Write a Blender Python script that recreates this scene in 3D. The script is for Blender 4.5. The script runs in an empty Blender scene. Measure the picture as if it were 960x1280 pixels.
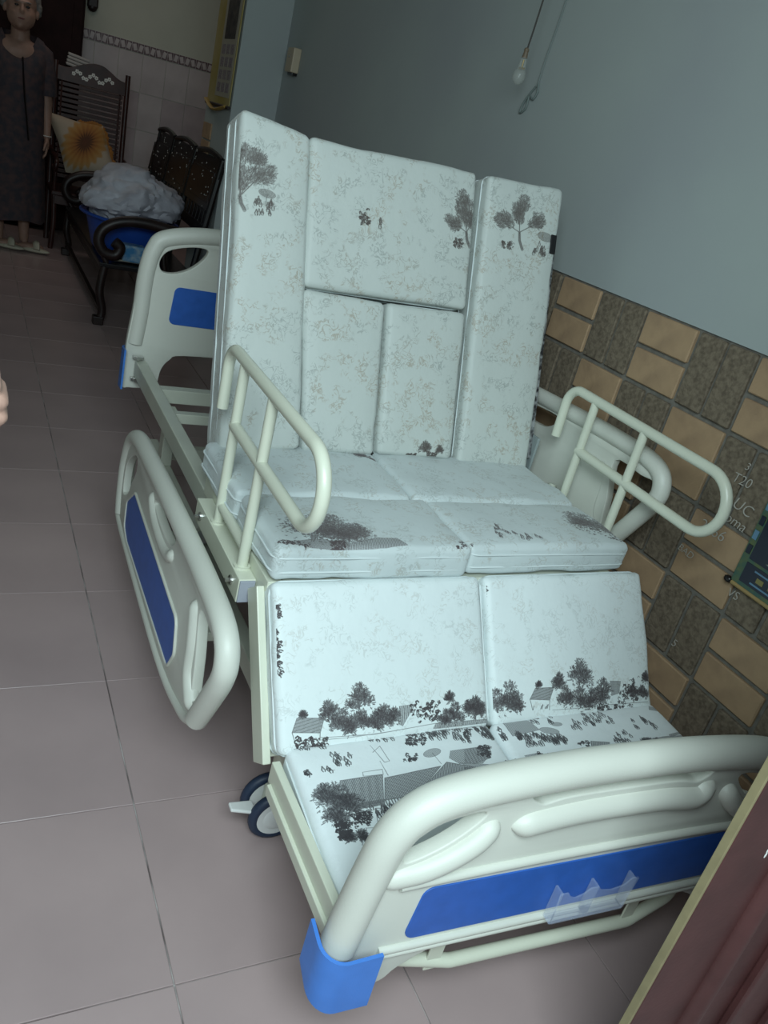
import bpy, bmesh, math, random
import numpy as np
from mathutils import Vector, Matrix, noise
random.seed(7); np.random.seed(7)
scn = bpy.context.scene
COL = scn.collection

# ---------------------------------------------------------------- camera
cam_d = bpy.data.cameras.new('camera'); cam = bpy.data.objects.new('camera', cam_d); COL.objects.link(cam)
scn.camera = cam
CX = Vector((0.881464, -0.408917, 0.236239)); CY = Vector((-0.020877, 0.466011, 0.884533)); CZ = Vector((-0.471790, -0.784615, 0.402235))
m = Matrix((CX, CY, CZ)).transposed().to_4x4(); m.translation = Vector((0, 0, 1.35)); cam.matrix_world = m
cam_d.sensor_fit = 'VERTICAL'; cam_d.sensor_height = 36.0; cam_d.lens = 1016.95 / 1280 * 36.0
cam_d.clip_start = 0.02

# ---------------------------------------------------------------- light
scn.view_settings.view_transform = 'Standard'; scn.view_settings.look = 'None'
scn.view_settings.gamma = 1.0; scn.view_settings.use_curve_mapping = False
scn.view_settings.exposure = 0.0
wd = bpy.data.worlds.new('world'); scn.world = wd; wd.use_nodes = True
wd.node_tree.nodes['Background'].inputs[0].default_value = (0.72, 0.93, 1.0, 1)
wd.node_tree.nodes['Background'].inputs[1].default_value = 0.36
def area(name, loc, target, sx, sy, power, col):
    d = bpy.data.lights.new(name, 'AREA'); d.shape = 'RECTANGLE'; d.size = sx; d.size_y = sy; d.energy = power; d.color = col
    o = bpy.data.objects.new(name, d); COL.objects.link(o); o.location = loc
    o.rotation_euler = (Vector(target) - Vector(loc)).to_track_quat('-Z', 'Y').to_euler()
    return o
area('doorway_daylight', (-0.10, -0.45, 2.05), (0.80, 1.05, 0.3), 1.3, .9, 59, (0.78, 0.96, 1.0))
area('back_room_fill', (0.6, 6.6, 2.75), (0.8, 7.0, 0.8), 0.9, 0.9, 4.4, (1.0, 0.88, 0.80))  # unseen warm fill, added to brighten the far end of the room

# ---------------------------------------------------------------- helpers
def link(o, parent=None):
    COL.objects.link(o)
    if parent: o.parent = parent
    return o
def tag(o, label=None, cat=None, group=None, kind=None):
    if label: o['label'] = label
    if cat: o['category'] = cat
    if group: o['group'] = group
    if kind: o['kind'] = kind
    return o
def empty(name, loc, label=None, cat=None, group=None):
    o = bpy.data.objects.new(name, None); COL.objects.link(o); o.location = loc; o.empty_display_size = .05
    return tag(o, label, cat, group)
def bm_obj(name, bm, mat, parent=None, smooth=False, label=None):
    bmesh.ops.recalc_face_normals(bm, faces=bm.faces)
    me = bpy.data.meshes.new(name); bm.to_mesh(me); bm.free()
    return me_obj(name, me, mat, parent, smooth, label)
def me_obj(name, me, mat, parent=None, smooth=False, label=None):
    if mat and not me.materials: me.materials.append(mat)
    if smooth:
        me.polygons.foreach_set('use_smooth', [True] * len(me.polygons))
        try: me.set_sharp_from_angle(angle=math.radians(40))
        except Exception: pass
    o = bpy.data.objects.new(name, me); COL.objects.link(o)
    if parent:
        o.parent = parent
        # parents of meshes are empties or meshes: keep world coordinates
        pl = parent; off = Vector((0, 0, 0)); M = Matrix()
        chain = []
        while pl is not None: chain.append(pl); pl = pl.parent
        for c in reversed(chain): M = M @ c.matrix_parent_inverse @ Matrix.LocRotScale(c.location, c.rotation_euler, c.scale)
        o.matrix_parent_inverse = M.inverted()
    if label: o['label'] = label
    return o
def box(bm, x0, x1, y0, y1, z0, z1, bev=0.0):
    g = bmesh.ops.create_cube(bm, size=1.0, matrix=Matrix.Translation(((x0+x1)/2, (y0+y1)/2, (z0+z1)/2)) @ Matrix.Diagonal((x1-x0, y1-y0, z1-z0, 1)))
    if bev > 0:
        es = list({e for v in g['verts'] for e in v.link_edges})
        bmesh.ops.bevel(bm, geom=es, offset=bev, segments=2, profile=.5, affect='EDGES')
def boxo(name, x0, x1, y0, y1, z0, z1, mat, parent=None, bev=0.002, label=None):
    bm = bmesh.new(); box(bm, x0, x1, y0, y1, z0, z1, bev); return bm_obj(name, bm, mat, parent, False, label)
def fillet(pts, rs, n=7):
    P = [Vector(p) for p in pts]; out = [P[0]]
    if not isinstance(rs, (list, tuple)): rs = [rs] * len(P)
    for i in range(1, len(P) - 1):
        a, b, c = P[i-1], P[i], P[i+1]; d1 = (a-b); d2 = (c-b); l1 = d1.length; l2 = d2.length
        if l1 < 1e-6 or l2 < 1e-6: continue
        d1.normalize(); d2.normalize(); ang = d1.angle(d2)
        if ang > 3.1 or rs[i] == 0: out.append(b); continue
        t = min(rs[i] / math.tan(ang/2), l1*.49, l2*.49)
        r = t * math.tan(ang/2); cc = b + (d1+d2).normalized() * (r / math.sin(ang/2))
        p0 = b + d1*t; p1 = b + d2*t; v0 = p0-cc; v1 = p1-cc
        for k in range(n+1):
            f = k/n; v = v0.lerp(v1, f).normalized() * r
            w = v0.angle(v1); s = math.sin(w)
            v = (v0*math.sin((1-f)*w) + v1*math.sin(f*w)) / s if s > 1e-6 else v
            out.append(cc + v)
    out.append(P[-1]); return out
def catmull(pts, n=6, closed=False):
    P = [Vector(p) for p in pts]; N = len(P); out = []
    for i in range(N if closed else N-1):
        g = lambda k: P[k % N] if closed else P[max(0, min(N-1, k))]
        a, b, c, d = g(i-1), g(i), g(i+1), g(i+2)
        for k in range(n):
            t = k/n
            out.append(.5*((2*b) + (c-a)*t + (2*a-5*b+4*c-d)*t*t + (3*b-a-3*c+d)*t*t*t))
    if not closed: out.append(P[-1])
    return out
def sweep(bm, path, r, seg=12, closed=False, flat=1.0):
    P = [Vector(p) for p in path]; N = len(P)
    R = r if isinstance(r, (list, tuple)) else [r]*N
    T = []
    for i in range(N):
        a = P[(i-1) % N] if (closed or i > 0) else P[i]; b = P[(i+1) % N] if (closed or i < N-1) else P[i]
        t = b-a; T.append(t.normalized() if t.length > 1e-9 else Vector((0, 0, 1)))
    up = Vector((0, 0, 1)) if abs(T[0].z) < .9 else Vector((1, 0, 0))
    n = T[0].cross(up).normalized(); rings = []
    for i in range(N):
        if i: 
            q = T[i-1].rotation_difference(T[i]); n = q @ n
        n = (n - T[i]*n.dot(T[i])).normalized(); b = T[i].cross(n)
        rings.append([bm.verts.new(P[i] + (n*math.cos(2*math.pi*k/seg) + b*math.sin(2*math.pi*k/seg)*flat)*R[i]) for k in range(seg)])
    for i in range(N if closed else N-1):
        A = rings[i]; B = rings[(i+1) % N]
        off = 0
        if closed and i == N-1:
            off = min(range(seg), key=lambda o: (A[0].co - B[o].co).length)
        for k in range(seg):
            bm.faces.new((A[k], A[(k+1) % seg], B[(k+1+off) % seg], B[(k+off) % seg]))
    if not closed:
        bm.faces.new(rings[0]); bm.faces.new(list(reversed(rings[-1])))
def tubeo(name, path, r, mat, parent=None, seg=12, closed=False, label=None, flat=1.0):
    bm = bmesh.new(); sweep(bm, path, r, seg, closed, flat); return bm_obj(name, bm, mat, parent, True, label)
def ball(bm, c, r, sub=2, rot=None):
    r = r if isinstance(r, (tuple, list)) else (r, r, r)
    M = Matrix.Translation(Vector(c)) @ (rot.to_4x4() if rot else Matrix()) @ Matrix.Diagonal((*r, 1))
    bmesh.ops.create_icosphere(bm, subdivisions=sub, radius=1.0, matrix=M)
def cyl(bm, p0, p1, r0, r1=None, seg=16):
    r1 = r0 if r1 is None else r1; p0 = Vector(p0); p1 = Vector(p1); d = p1-p0
    M = Matrix.Translation((p0+p1)/2) @ d.to_track_quat('Z', 'Y').to_matrix().to_4x4()
    bmesh.ops.create_cone(bm, cap_ends=True, segments=seg, radius1=r0, radius2=r1, depth=d.length, matrix=M)
def capsule(bm, p0, p1, r0, r1):
    cyl(bm, p0, p1, r0, r1, 12); ball(bm, p0, r0); ball(bm, p1, r1)
def slab(outer, holes, thick, fmap, bev=.003, rnd=True):
    """extruded outline with holes; fmap(u,v,t)->world"""
    cu = bpy.data.curves.new('tmp', 'CURVE'); cu.dimensions = '2D'; cu.fill_mode = 'BOTH'
    cu.extrude = thick/2 - bev; cu.bevel_depth = bev; cu.bevel_resolution = 2
    for poly in [outer] + list(holes):
        sp = cu.splines.new('POLY'); sp.points.add(len(poly)-1)
        for i, p in enumerate(poly): sp.points[i].co = (p[0], p[1], 0, 1)
        sp.use_cyclic_u = True
    o = bpy.data.objects.new('tmp', cu); COL.objects.link(o)
    dg = bpy.context.evaluated_depsgraph_get(); me = bpy.data.meshes.new_from_object(o.evaluated_get(dg))
    COL.objects.unlink(o); bpy.data.objects.remove(o); bpy.data.curves.remove(cu)
    for v in me.vertices: v.co = fmap(v.co.x, v.co.y, v.co.z)
    bm = bmesh.new(); bm.from_mesh(me); bpy.data.meshes.remove(me)
    bmesh.ops.remove_doubles(bm, verts=bm.verts, dist=1e-5)
    return bm
def rpoly(pts, r, n=5):
    """closed polygon with rounded corners"""
    P = [Vector((p[0], p[1], 0)) for p in pts]; N = len(P); out = []
    rr = r if isinstance(r, (list, tuple)) else [r]*N
    for i in range(N):
        f = fillet([(P[i-1]+P[i])/2, P[i], (P[i]+P[(i+1) % N])/2], [0, rr[i], 0], n)
        out += [(q.x, q.y) for q in f[1:-1]]
    return out
def smooth_poly(pts, n=4, dmin=.004):
    Q = [(q.x, q.y) for q in catmull([(a, b, 0) for a, b in pts], n, True)]; out = [Q[0]]
    for q in Q[1:]:
        if math.dist(q, out[-1]) > dmin: out.append(q)
    if math.dist(out[0], out[-1]) < dmin: out.pop()
    return out
def remeshed(name, bm, voxel, mat, parent=None, smooth_it=2, label=None):
    me = bpy.data.meshes.new('t'); bm.to_mesh(me); bm.free()
    o = bpy.data.objects.new('t', me); COL.objects.link(o)
    r = o.modifiers.new('r', 'REMESH'); r.mode = 'VOXEL'; r.voxel_size = voxel
    s = o.modifiers.new('s', 'SMOOTH'); s.iterations = smooth_it; s.factor = .5
    dg = bpy.context.evaluated_depsgraph_get(); me2 = bpy.data.meshes.new_from_object(o.evaluated_get(dg))
    COL.objects.unlink(o); bpy.data.objects.remove(o); bpy.data.meshes.remove(me)
    me2.name = name; me2.materials.clear(); me2.materials.append(mat)
    me2.polygons.foreach_set('use_smooth', [True]*len(me2.polygons))
    return me_obj(name, me2, mat, parent, False, label)

# ---------------------------------------------------------------- materials
def mat(name, col, rough=.5, metal=0.0, var=.0, vscale=8, bump=0.0, bscale=200, spec=.5, alpha=1.0, trans=0.0, col2=None, coat=0.0, emit=None):
    M = bpy.data.materials.new(name); M.use_nodes = True; nt = M.node_tree; b = nt.nodes['Principled BSDF']
    b.inputs['Base Color'].default_value = (*col, 1); b.inputs['Roughness'].default_value = rough; b.inputs['Metallic'].default_value = metal
    b.inputs['Specular IOR Level'].default_value = spec; b.inputs['Alpha'].default_value = alpha
    b.inputs['Transmission Weight'].default_value = trans; b.inputs['Coat Weight'].default_value = coat
    tc = nt.nodes.new('ShaderNodeTexCoord')
    if var > 0 or col2:
        n = nt.nodes.new('ShaderNodeTexNoise'); n.inputs['Scale'].default_value = vscale; n.inputs['Detail'].default_value = 5
        nt.links.new(tc.outputs['Object'], n.inputs['Vector'])
        mx = nt.nodes.new('ShaderNodeMix'); mx.data_type = 'RGBA'
        c2 = col2 if col2 else tuple(max(0, c*(1-var)) for c in col)
        mx.inputs[6].default_value = (*col, 1); mx.inputs[7].default_value = (*c2, 1)
        cr = nt.nodes.new('ShaderNodeMapRange'); cr.inputs[1].default_value = .38; cr.inputs[2].default_value = .66
        nt.links.new(n.outputs[0], cr.inputs[0]); nt.links.new(cr.outputs[0], mx.inputs[0]); nt.links.new(mx.outputs[2], b.inputs['Base Color'])
    if bump > 0:
        n2 = nt.nodes.new('ShaderNodeTexNoise'); n2.inputs['Scale'].default_value = bscale; n2.inputs['Detail'].default_value = 4
        nt.links.new(tc.outputs['Object'], n2.inputs['Vector'])
        bp = nt.nodes.new('ShaderNodeBump'); bp.inputs['Strength'].default_value = bump; bp.inputs['Distance'].default_value = .002
        nt.links.new(n2.outputs[0], bp.inputs['Height']); nt.links.new(bp.outputs[0], b.inputs['Normal'])
    return M
M_cream = mat('cream_powder_coat', (.66, .68, .56), .32, var=.06, vscale=5, bump=.08, bscale=500)
M_frame = mat('grey_cream_steel', (.56, .58, .49), .38, var=.1, vscale=6, bump=.1, bscale=400)
M_plast = mat('off_white_plastic', (.66, .67, .60), .42, var=.05, vscale=4, bump=.2, bscale=700)
M_blue = mat('blue_plastic', (.028, .125, .50), .42, var=.12, vscale=30, bump=.2, bscale=900)
M_blue2 = mat('bright_blue_plastic', (.06, .22, .68), .38, var=.1, vscale=20, bump=.15, bscale=500)
M_navy = mat('dark_navy_rubber', (.02, .035, .07), .5)
M_white = mat('white_plastic', (.75, .76, .74), .4)
M_cap = mat('grey_end_cap', (.34, .36, .42), .5)
M_steel = mat('zinc_bolt', (.6, .6, .58), .3, metal=1)
M_silver = mat('grey_actuator', (.35, .40, .40), .4, metal=.3)
M_clear = mat('clear_acrylic', (.70, .80, .95), .12, alpha=.14)
M_wood = mat('dark_rosewood', (.018, .008, .007), .45, var=.5, vscale=14)
M_wood2 = mat('reddish_rosewood', (.05, .016, .013), .4, var=.5, vscale=14)
M_black = mat('black_lacquer', (.008, .007, .008), .3)
M_pearl = mat('mother_of_pearl', (.7, .7, .66), .2)
M_wall = mat('pale_blue_paint', (.395, .44, .425), .75, bump=.1, bscale=60, col2=(.36, .39, .395), vscale=1.3)
M_wall2 = mat('pale_green_grey_paint', (.56, .57, .48), .7, var=.1, vscale=1.5)
M_ceil = mat('white_ceiling', (.6, .6, .58), .8, var=.05)
M_grout = mat('grey_grout', (.20, .185, .16), .9, var=.3, vscale=40, bump=.4, bscale=150)
M_fgrout = mat('worn_floor_grout', (.13, .105, .10), .8, col2=(.55, .52, .50), vscale=9)
M_floor = mat('mauve_floor_tile', (.44, .335, .33), .30, col2=(.385, .293, .29), vscale=2.6, bump=.03, bscale=30)
M_orange = mat('ochre_sandstone_tile', (.42, .28, .165), .8, col2=(.34, .225, .135), vscale=18, bump=.5, bscale=90)
M_brown = mat('pitted_brown_stone_tile', (.215, .170, .120), .9, col2=(.12, .092, .064), vscale=90, bump=1.0, bscale=160)
M_pink = mat('pinkish_marble_tile', (.48, .41, .42), .25, col2=(.40, .34, .355), vscale=5)
M_pink2 = mat('pale_marble_tile', (.58, .52, .52), .25, col2=(.48, .43, .43), vscale=4)
M_border = mat('mauve_border_tile', (.20, .14, .15), .3, var=.5, vscale=40)
M_gate = mat('maroon_gate_paint', (.085, .030, .029), .45, var=.25, vscale=12, bump=.25, bscale=120)
M_khaki = mat('khaki_edge_strip', (.27, .23, .125), .6, var=.15, vscale=30)
M_chalk = mat('white_chalk', (.46, .43, .38), .9)

# ink prints: strokes drawn into small ink maps computed here
PRINTS = {
 'B': [  ('ftree',[(566,531),(554,559),(556,597),(610,626),(598,657),(547,659)],1),
  ('umb',[(595,577),(635,573),(609,576),(613,549)]),
  ('figs',[(583,551),(634,553),(636,527),(589,524)],9),
  ('rocks',[(843,584),(870,589),(878,553),(852,553)],16),
  ('figs',[(895,570),(906,572),(908,549),(897,549)],2),
  ('ftree',[(1165,553),(1151,586),(1097,611),(1172,625),(1140,643),(1140,673)],2),
  ('rocks',[(1113,565),(1142,570),(1145,546),(1117,545)],18),
  ('ftree',[(1329,574),(1314,615),(1251,636),(1388,661),(1307,664),(1307,698)],3),
  ('rocks',[(1263,584),(1299,590),(1302,567),(1268,563)],18),
  ('umb',[(1374,620),(1428,616),(1398,620),(1406,601)]),
  ('figs',[(1350,594),(1407,594),(1412,565),(1359,564)],10),
  ('bush',[(1093,20),(1089,48)]),
  ('bush',[(1136,21),(1136,38)]),
  ('rocks',[(1099,21),(1134,19),(1136,1),(1105,3)],14),
  ('rocks',[(1041,12),(1069,14),(1070,7),(1044,5)],9)],
 'L': [  ('hut',[(561,27),(616,21),(625,47),(571,52),(569,-3),(615,8)]),
  ('bush',[(634,44),(636,78)]),
  ('bush',[(698,56),(701,106)]),
  ('bush',[(662,20),(659,59)]),
  ('bush',[(701,21),(703,55)]),
  ('bush',[(746,20),(759,61)]),
  ('bush',[(726,18),(738,47)]),
  ('bush',[(767,23),(774,53)]),
  ('bush',[(583,53),(583,62)]),
  ('bush',[(904,53),(903,72)]),
  ('bush',[(912,13),(920,49)]),
  ('bush',[(963,12),(967,57)]),
  ('bush',[(889,10),(891,38)]),
  ('bush',[(681,14),(678,44)]),
  ('rocks',[(567,17),(632,11),(631,-10),(566,-7)],26),
  ('rocks',[(806,59),(882,64),(876,21),(814,18)],30),
  ('hatch',[(785,54),(822,55),(792,16),(782,21)]),
  ('line',[(613,13),(725,7),(792,9),(867,13),(998,9)]),
  ('line',[(613,8),(675,6),(761,8)]),
  ('hatch',[(867,13),(998,9),(997,2),(877,3),(861,4)]),
  ('hut',[(1105,40),(1158,34),(1171,60),(1121,62),(1111,17),(1157,13)]),
  ('bush',[(1187,56),(1188,90)]),
  ('bush',[(1243,57),(1254,118)]),
  ('bush',[(1203,19),(1208,60)]),
  ('bush',[(1244,10),(1250,57)]),
  ('bush',[(1301,13),(1312,71)]),
  ('bush',[(1272,7),(1277,49)]),
  ('bush',[(1131,63),(1132,74)]),
  ('bush',[(1046,23),(1059,84)]),
  ('bush',[(1021,20),(1023,70)]),
  ('bush',[(1065,16),(1072,51)]),
  ('bush',[(966,20),(970,57)]),
  ('bush',[(948,20),(948,51)]),
  ('bush',[(1448,52),(1452,74)]),
  ('bush',[(1435,15),(1439,42)]),
  ('bush',[(1405,17),(1409,47)]),
  ('rocks',[(1366,59),(1428,70),(1419,10),(1359,10)],26),
  ('rocks',[(1287,14),(1403,5),(1400,-15),(1299,-3)],26),
  ('hatch',[(1336,61),(1369,58),(1362,32),(1339,28)]),
  ('line',[(1165,12),(1244,9),(1329,9),(1449,5)]),
  ('rocks',[(539,261),(550,260),(548,230),(537,230)],7),
  ('rocks',[(537,218),(550,217),(546,131),(533,131)],18),
  ('rocks',[(1012,295),(1021,295),(1010,181),(1002,182)],18),
  ('rocks',[(1000,140),(1006,140),(1004,118),(998,119)],3)],
 'F': [  ('figs',[(570,344),(634,337),(626,316),(564,324)],8),
  ('rocks',[(800,340),(841,331),(824,295),(786,303)],34),
  ('figs',[(687,338),(775,331),(762,313),(691,323)],8),
  ('figs',[(840,334),(945,323),(925,286),(840,301)],26),
  ('figs',[(954,328),(1008,320),(987,286),(960,299)],12),
  ('hatch',[(846,335),(982,337),(996,330),(864,328)]),
  ('figs',[(626,302),(670,295),(660,270),(626,278)],7),
  ('figs',[(602,287),(621,284),(613,261),(597,267)],2),
  ('rocks',[(565,280),(576,278),(572,266),(564,268)],4),
  ('line',[(712,314),(723,270),(734,271),(730,309),(710,297)]),
  ('line',[(715,274),(717,239)]),
  ('rocks',[(769,283),(797,278),(786,260),(763,265)],9),
  ('umb',[(808,271),(849,279),(830,270),(835,247)]),
  ('hatch',[(869,273),(935,275),(950,252),(924,235),(873,241),(858,257)]),
  ('rocks',[(937,278),(967,270),(947,246),(925,256)],14),
  ('hatch',[(874,243),(945,229),(938,222),(893,229)]),
  ('roof',[(622,244),(707,243),(685,187),(635,184)]),
  ('roof',[(708,235),(831,242),(752,188),(688,189)]),
  ('roof',[(848,249),(924,220),(882,189),(785,180),(707,149),(700,153),(755,190)]),
  ('line',[(671,254),(712,255),(709,243),(669,246),(671,254)]),
  ('dark',[(634,192),(689,191),(684,180),(634,179)]),
  ('wall',[(688,189),(751,191),(720,176),(683,178)]),
  ('bush',[(595,170),(610,246)]),
  ('bush',[(614,176),(635,216)]),
  ('bush',[(584,201),(590,247)]),
  ('bush',[(607,192),(623,234)]),
  ('bush',[(583,163),(596,198)]),
  ('bush',[(598,123),(600,139)]),
  ('bush',[(614,120),(626,138)]),
  ('bush',[(674,126),(683,146)]),
  ('bush',[(746,171),(758,185)]),
  ('rocks',[(582,172),(612,157),(597,130),(580,131)],46),
  ('rocks',[(618,175),(654,173),(643,147),(611,146)],30),
  ('figs',[(656,178),(705,174),(690,152),(654,152)],8),
  ('line',[(632,142),(662,138),(656,121),(630,126),(632,142)]),
  ('line',[(664,176),(703,169),(699,150),(657,149),(664,176)]),
  ('line',[(888,191),(932,220)]),
  ('line',[(892,188),(935,216)]),
  ('hatch',[(929,215),(950,223),(932,192),(904,191)]),
  ('hatch',[(1031,341),(1090,344),(1105,297),(1032,291)]),
  ('umb',[(1105,297),(1148,284),(1130,297),(1130,297)]),
  ('umb',[(1143,306),(1170,304),(1157,307),(1157,307)]),
  ('figs',[(1104,346),(1138,338),(1109,304),(1097,315)],5),
  ('figs',[(1142,334),(1164,327),(1149,305),(1133,310)],3),
  ('figs',[(1190,306),(1224,302),(1205,276),(1180,283)],4),
  ('figs',[(1235,321),(1308,315),(1280,280),(1220,292)],12),
  ('figs',[(1298,302),(1317,300),(1305,283),(1289,286)],2),
  ('figs',[(1389,294),(1426,270),(1406,251),(1382,280)],6),
  ('figs',[(1362,283),(1369,257),(1356,245),(1355,269)],2),
  ('figs',[(1032,291),(1091,286),(1148,248),(1047,257)],26),
  ('figs',[(1091,286),(1159,263),(1141,246),(1089,263)],14),
  ('rocks',[(1181,256),(1215,248),(1184,216),(1165,226)],12),
  ('net',[(1209,249),(1255,239),(1234,212),(1191,217)]),
  ('figs',[(1272,260),(1341,257),(1311,230),(1261,228)],7),
  ('hatch',[(1282,224),(1409,233),(1505,230),(1476,199),(1278,215)]),
  ('hatch',[(1431,237),(1470,242),(1477,238),(1429,230)]),
  ('bush',[(1351,218),(1366,235)]),
  ('bush',[(1379,217),(1390,229)]),
  ('line',[(1470,294),(1485,226),(1471,227),(1462,289)]),
  ('hatch',[(1445,324),(1474,317),(1458,307),(1437,314)]),
  ('rocks',[(931,325),(947,323),(931,299),(920,304)],6),
  ('figs',[(949,326),(1014,313),(1015,274),(961,295)],16),
  ('hatch',[(902,272),(957,276),(951,246),(905,236),(886,242)]),
  ('rocks',[(941,279),(968,275),(951,246),(933,255)],12),
  ('hatch',[(940,218),(986,217),(985,202),(922,198)]),
  ('figs',[(978,224),(1014,224),(1000,202),(970,201)],4),
  ('hatch',[(1030,240),(1067,241),(1075,215),(1034,209)]),
  ('rocks',[(1064,245),(1098,230),(1077,217),(1056,224)],9),
  ('roof',[(880,231),(923,218),(881,193),(857,189)]),
  ('hatch',[(1014,142),(1247,143),(1421,133),(1395,105),(1108,131)]),
  ('dark',[(1135,141),(1145,142),(1134,132),(1125,133)]),
  ('dark',[(1262,142),(1280,142),(1265,129),(1249,129)])],
 'S': [  ('bush',[(671,20),(706,132)]),
  ('bush',[(645,43),(688,142)]),
  ('bush',[(712,34),(739,98)]),
  ('bush',[(614,24),(658,130)]),
  ('bush',[(662,34),(680,81)]),
  ('bush',[(693,25),(708,72)]),
  ('hatch',[(555,20),(617,33),(693,25),(685,5),(608,8)]),
  ('hatch',[(686,20),(762,39),(803,35),(818,11),(767,5),(685,5)]),
  ('rocks',[(655,29),(687,29),(677,5),(645,5)],26),
  ('rocks',[(547,31),(614,24),(607,6),(546,20)],14),
  ('rocks',[(950,31),(989,27),(965,-8),(933,2)],12),
  ('figs',[(1071,101),(1219,52),(1169,15),(1050,49)],12),
  ('bush',[(1375,81),(1393,185)]),
  ('bush',[(1424,62),(1458,166)]),
  ('bush',[(1353,100),(1353,183)]),
  ('rocks',[(1343,120),(1456,54),(1423,31),(1312,80)],24),
  ('bush',[(912,461),(905,489)]),
  ('rocks',[(893,479),(932,472),(944,433),(926,451)],18)],
}

class Ink:
    def __init__(s, u0, u1, w0, w1, res):
        s.u0, s.w0, s.res = u0, w0, res; s.W = int((u1-u0)*res); s.H = int((w1-w0)*res); s.u1, s.w1 = u1, w1
        s.A = np.zeros((s.H, s.W), np.float32)
    def seg(s, a, b, wid=1.0, al=.9):
        x0, y0 = (a[0]-s.u0)*s.res, (a[1]-s.w0)*s.res; x1, y1 = (b[0]-s.u0)*s.res, (b[1]-s.w0)*s.res
        h = wid*s.res/2; p = h+1
        ix0 = max(0, int(min(x0, x1)-p)); ix1 = min(s.W, int(max(x0, x1)+p)+1); iy0 = max(0, int(min(y0, y1)-p)); iy1 = min(s.H, int(max(y0, y1)+p)+1)
        if ix0 >= ix1 or iy0 >= iy1: return
        X = np.arange(ix0, ix1)[None, :]+.5; Y = np.arange(iy0, iy1)[:, None]+.5
        dx, dy = x1-x0, y1-y0; L = dx*dx+dy*dy+1e-9
        t = np.clip(((X-x0)*dx+(Y-y0)*dy)/L, 0, 1); d = np.sqrt((X-x0-t*dx)**2+(Y-y0-t*dy)**2)
        v = np.clip(h-d+.5, 0, 1)*al; sub = s.A[iy0:iy1, ix0:ix1]; np.maximum(sub, v, out=sub)
    def line(s, pts, wid=1.0, al=.9):
        for a, b in zip(pts[:-1], pts[1:]): s.seg(a, b, wid, al)
    def mask(s, poly):
        P = np.array(poly, float); P = np.column_stack(((P[:, 0]-s.u0)*s.res, (P[:, 1]-s.w0)*s.res))
        ix0 = max(0, int(P[:, 0].min())); ix1 = min(s.W, int(P[:, 0].max())+2); iy0 = max(0, int(P[:, 1].min())); iy1 = min(s.H, int(P[:, 1].max())+2)
        if ix0 >= ix1 or iy0 >= iy1: return None
        X, Y = np.meshgrid(np.arange(ix0, ix1)+.5, np.arange(iy0, iy1)+.5); ins = np.zeros(X.shape, bool); n = len(P)
        for i in range(n):
            xa, ya = P[i]; xb, yb = P[(i+1) % n]
            c = ((ya > Y) != (yb > Y)) & (X < (xb-xa)*(Y-ya)/((yb-ya) if yb != ya else 1e-9)+xa); ins ^= c
        return ix0, ix1, iy0, iy1, ins, X, Y
    def fill(s, poly, al=.5, hatch=None):
        m_ = s.mask(poly)
        if m_ is None: return
        ix0, ix1, iy0, iy1, ins, X, Y = m_
        v = np.full(X.shape, al, np.float32)*np.random.uniform(.7, 1.0, X.shape)
        if hatch:
            (hx, hy), per, al2 = hatch; ph = ((X*hx+Y*hy)/s.res) % per
            v = np.where(ph < per*.42, al2, v*.72)
        sub = s.A[iy0:iy1, ix0:ix1]; np.maximum(sub, np.where(ins, v, 0), out=sub)
    def rnd(s, poly):
        xs = [p[0] for p in poly]; ys = [p[1] for p in poly]
        a, b = random.random(), random.random(); P = poly[:4]
        if len(P) == 4:
            x = (P[0][0]*(1-a)+P[1][0]*a)*(1-b)+(P[3][0]*(1-a)+P[2][0]*a)*b; y = (P[0][1]*(1-a)+P[1][1]*a)*(1-b)+(P[3][1]*(1-a)+P[2][1]*a)*b
            return x, y
        return random.uniform(min(xs), max(xs)), random.uniform(min(ys), max(ys))
    def bush(s, base, top):
        bx, by = base; tx, ty = top; h = math.hypot(tx-bx, ty-by); ang = math.atan2(ty-by, tx-bx)
        px, py = -(ty-by)/h, (tx-bx)/h; ux, uy = (tx-bx)/h, (ty-by)/h
        for k in range(4): s.seg((bx+random.uniform(-.03, .03)*h, by), (bx+ux*h*random.uniform(.4, .8)+px*h*random.uniform(-.2, .2), by+uy*h*random.uniform(.4, .8)+py*h*random.uniform(-.2, .2)), 1.6, .9)
        blobs = [(random.uniform(-.36, .36), random.uniform(.16, .62), random.uniform(.14, .24)) for k in range(8)]+[(random.uniform(-.1, .1), .80, .17), (random.uniform(-.15, .15), .45, .30)]
        for (a, b, r) in blobs:
            r *= h; ox, oy = bx+px*a*h+ux*(b*h-r*.8), by+py*a*h+uy*(b*h-r*.8)
            for k in range(int(34+r*3.4)):
                t = math.atan2(uy, ux)+random.gauss(0, .8); q = r*random.uniform(.25, 1.7); l = random.uniform(2.5, 6)
                x, y = ox+q*math.cos(t), oy+q*math.sin(t); t += random.gauss(0, .4)
                s.seg((x, y), (x+l*math.cos(t), y+l*math.sin(t)), random.uniform(1.1, 2.1), random.uniform(.6, 1))
                t += random.choice((-.8, .8)); s.seg((x, y), (x+l*.6*math.cos(t), y+l*.6*math.sin(t)), 1.2, random.uniform(.5, .95))
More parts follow.
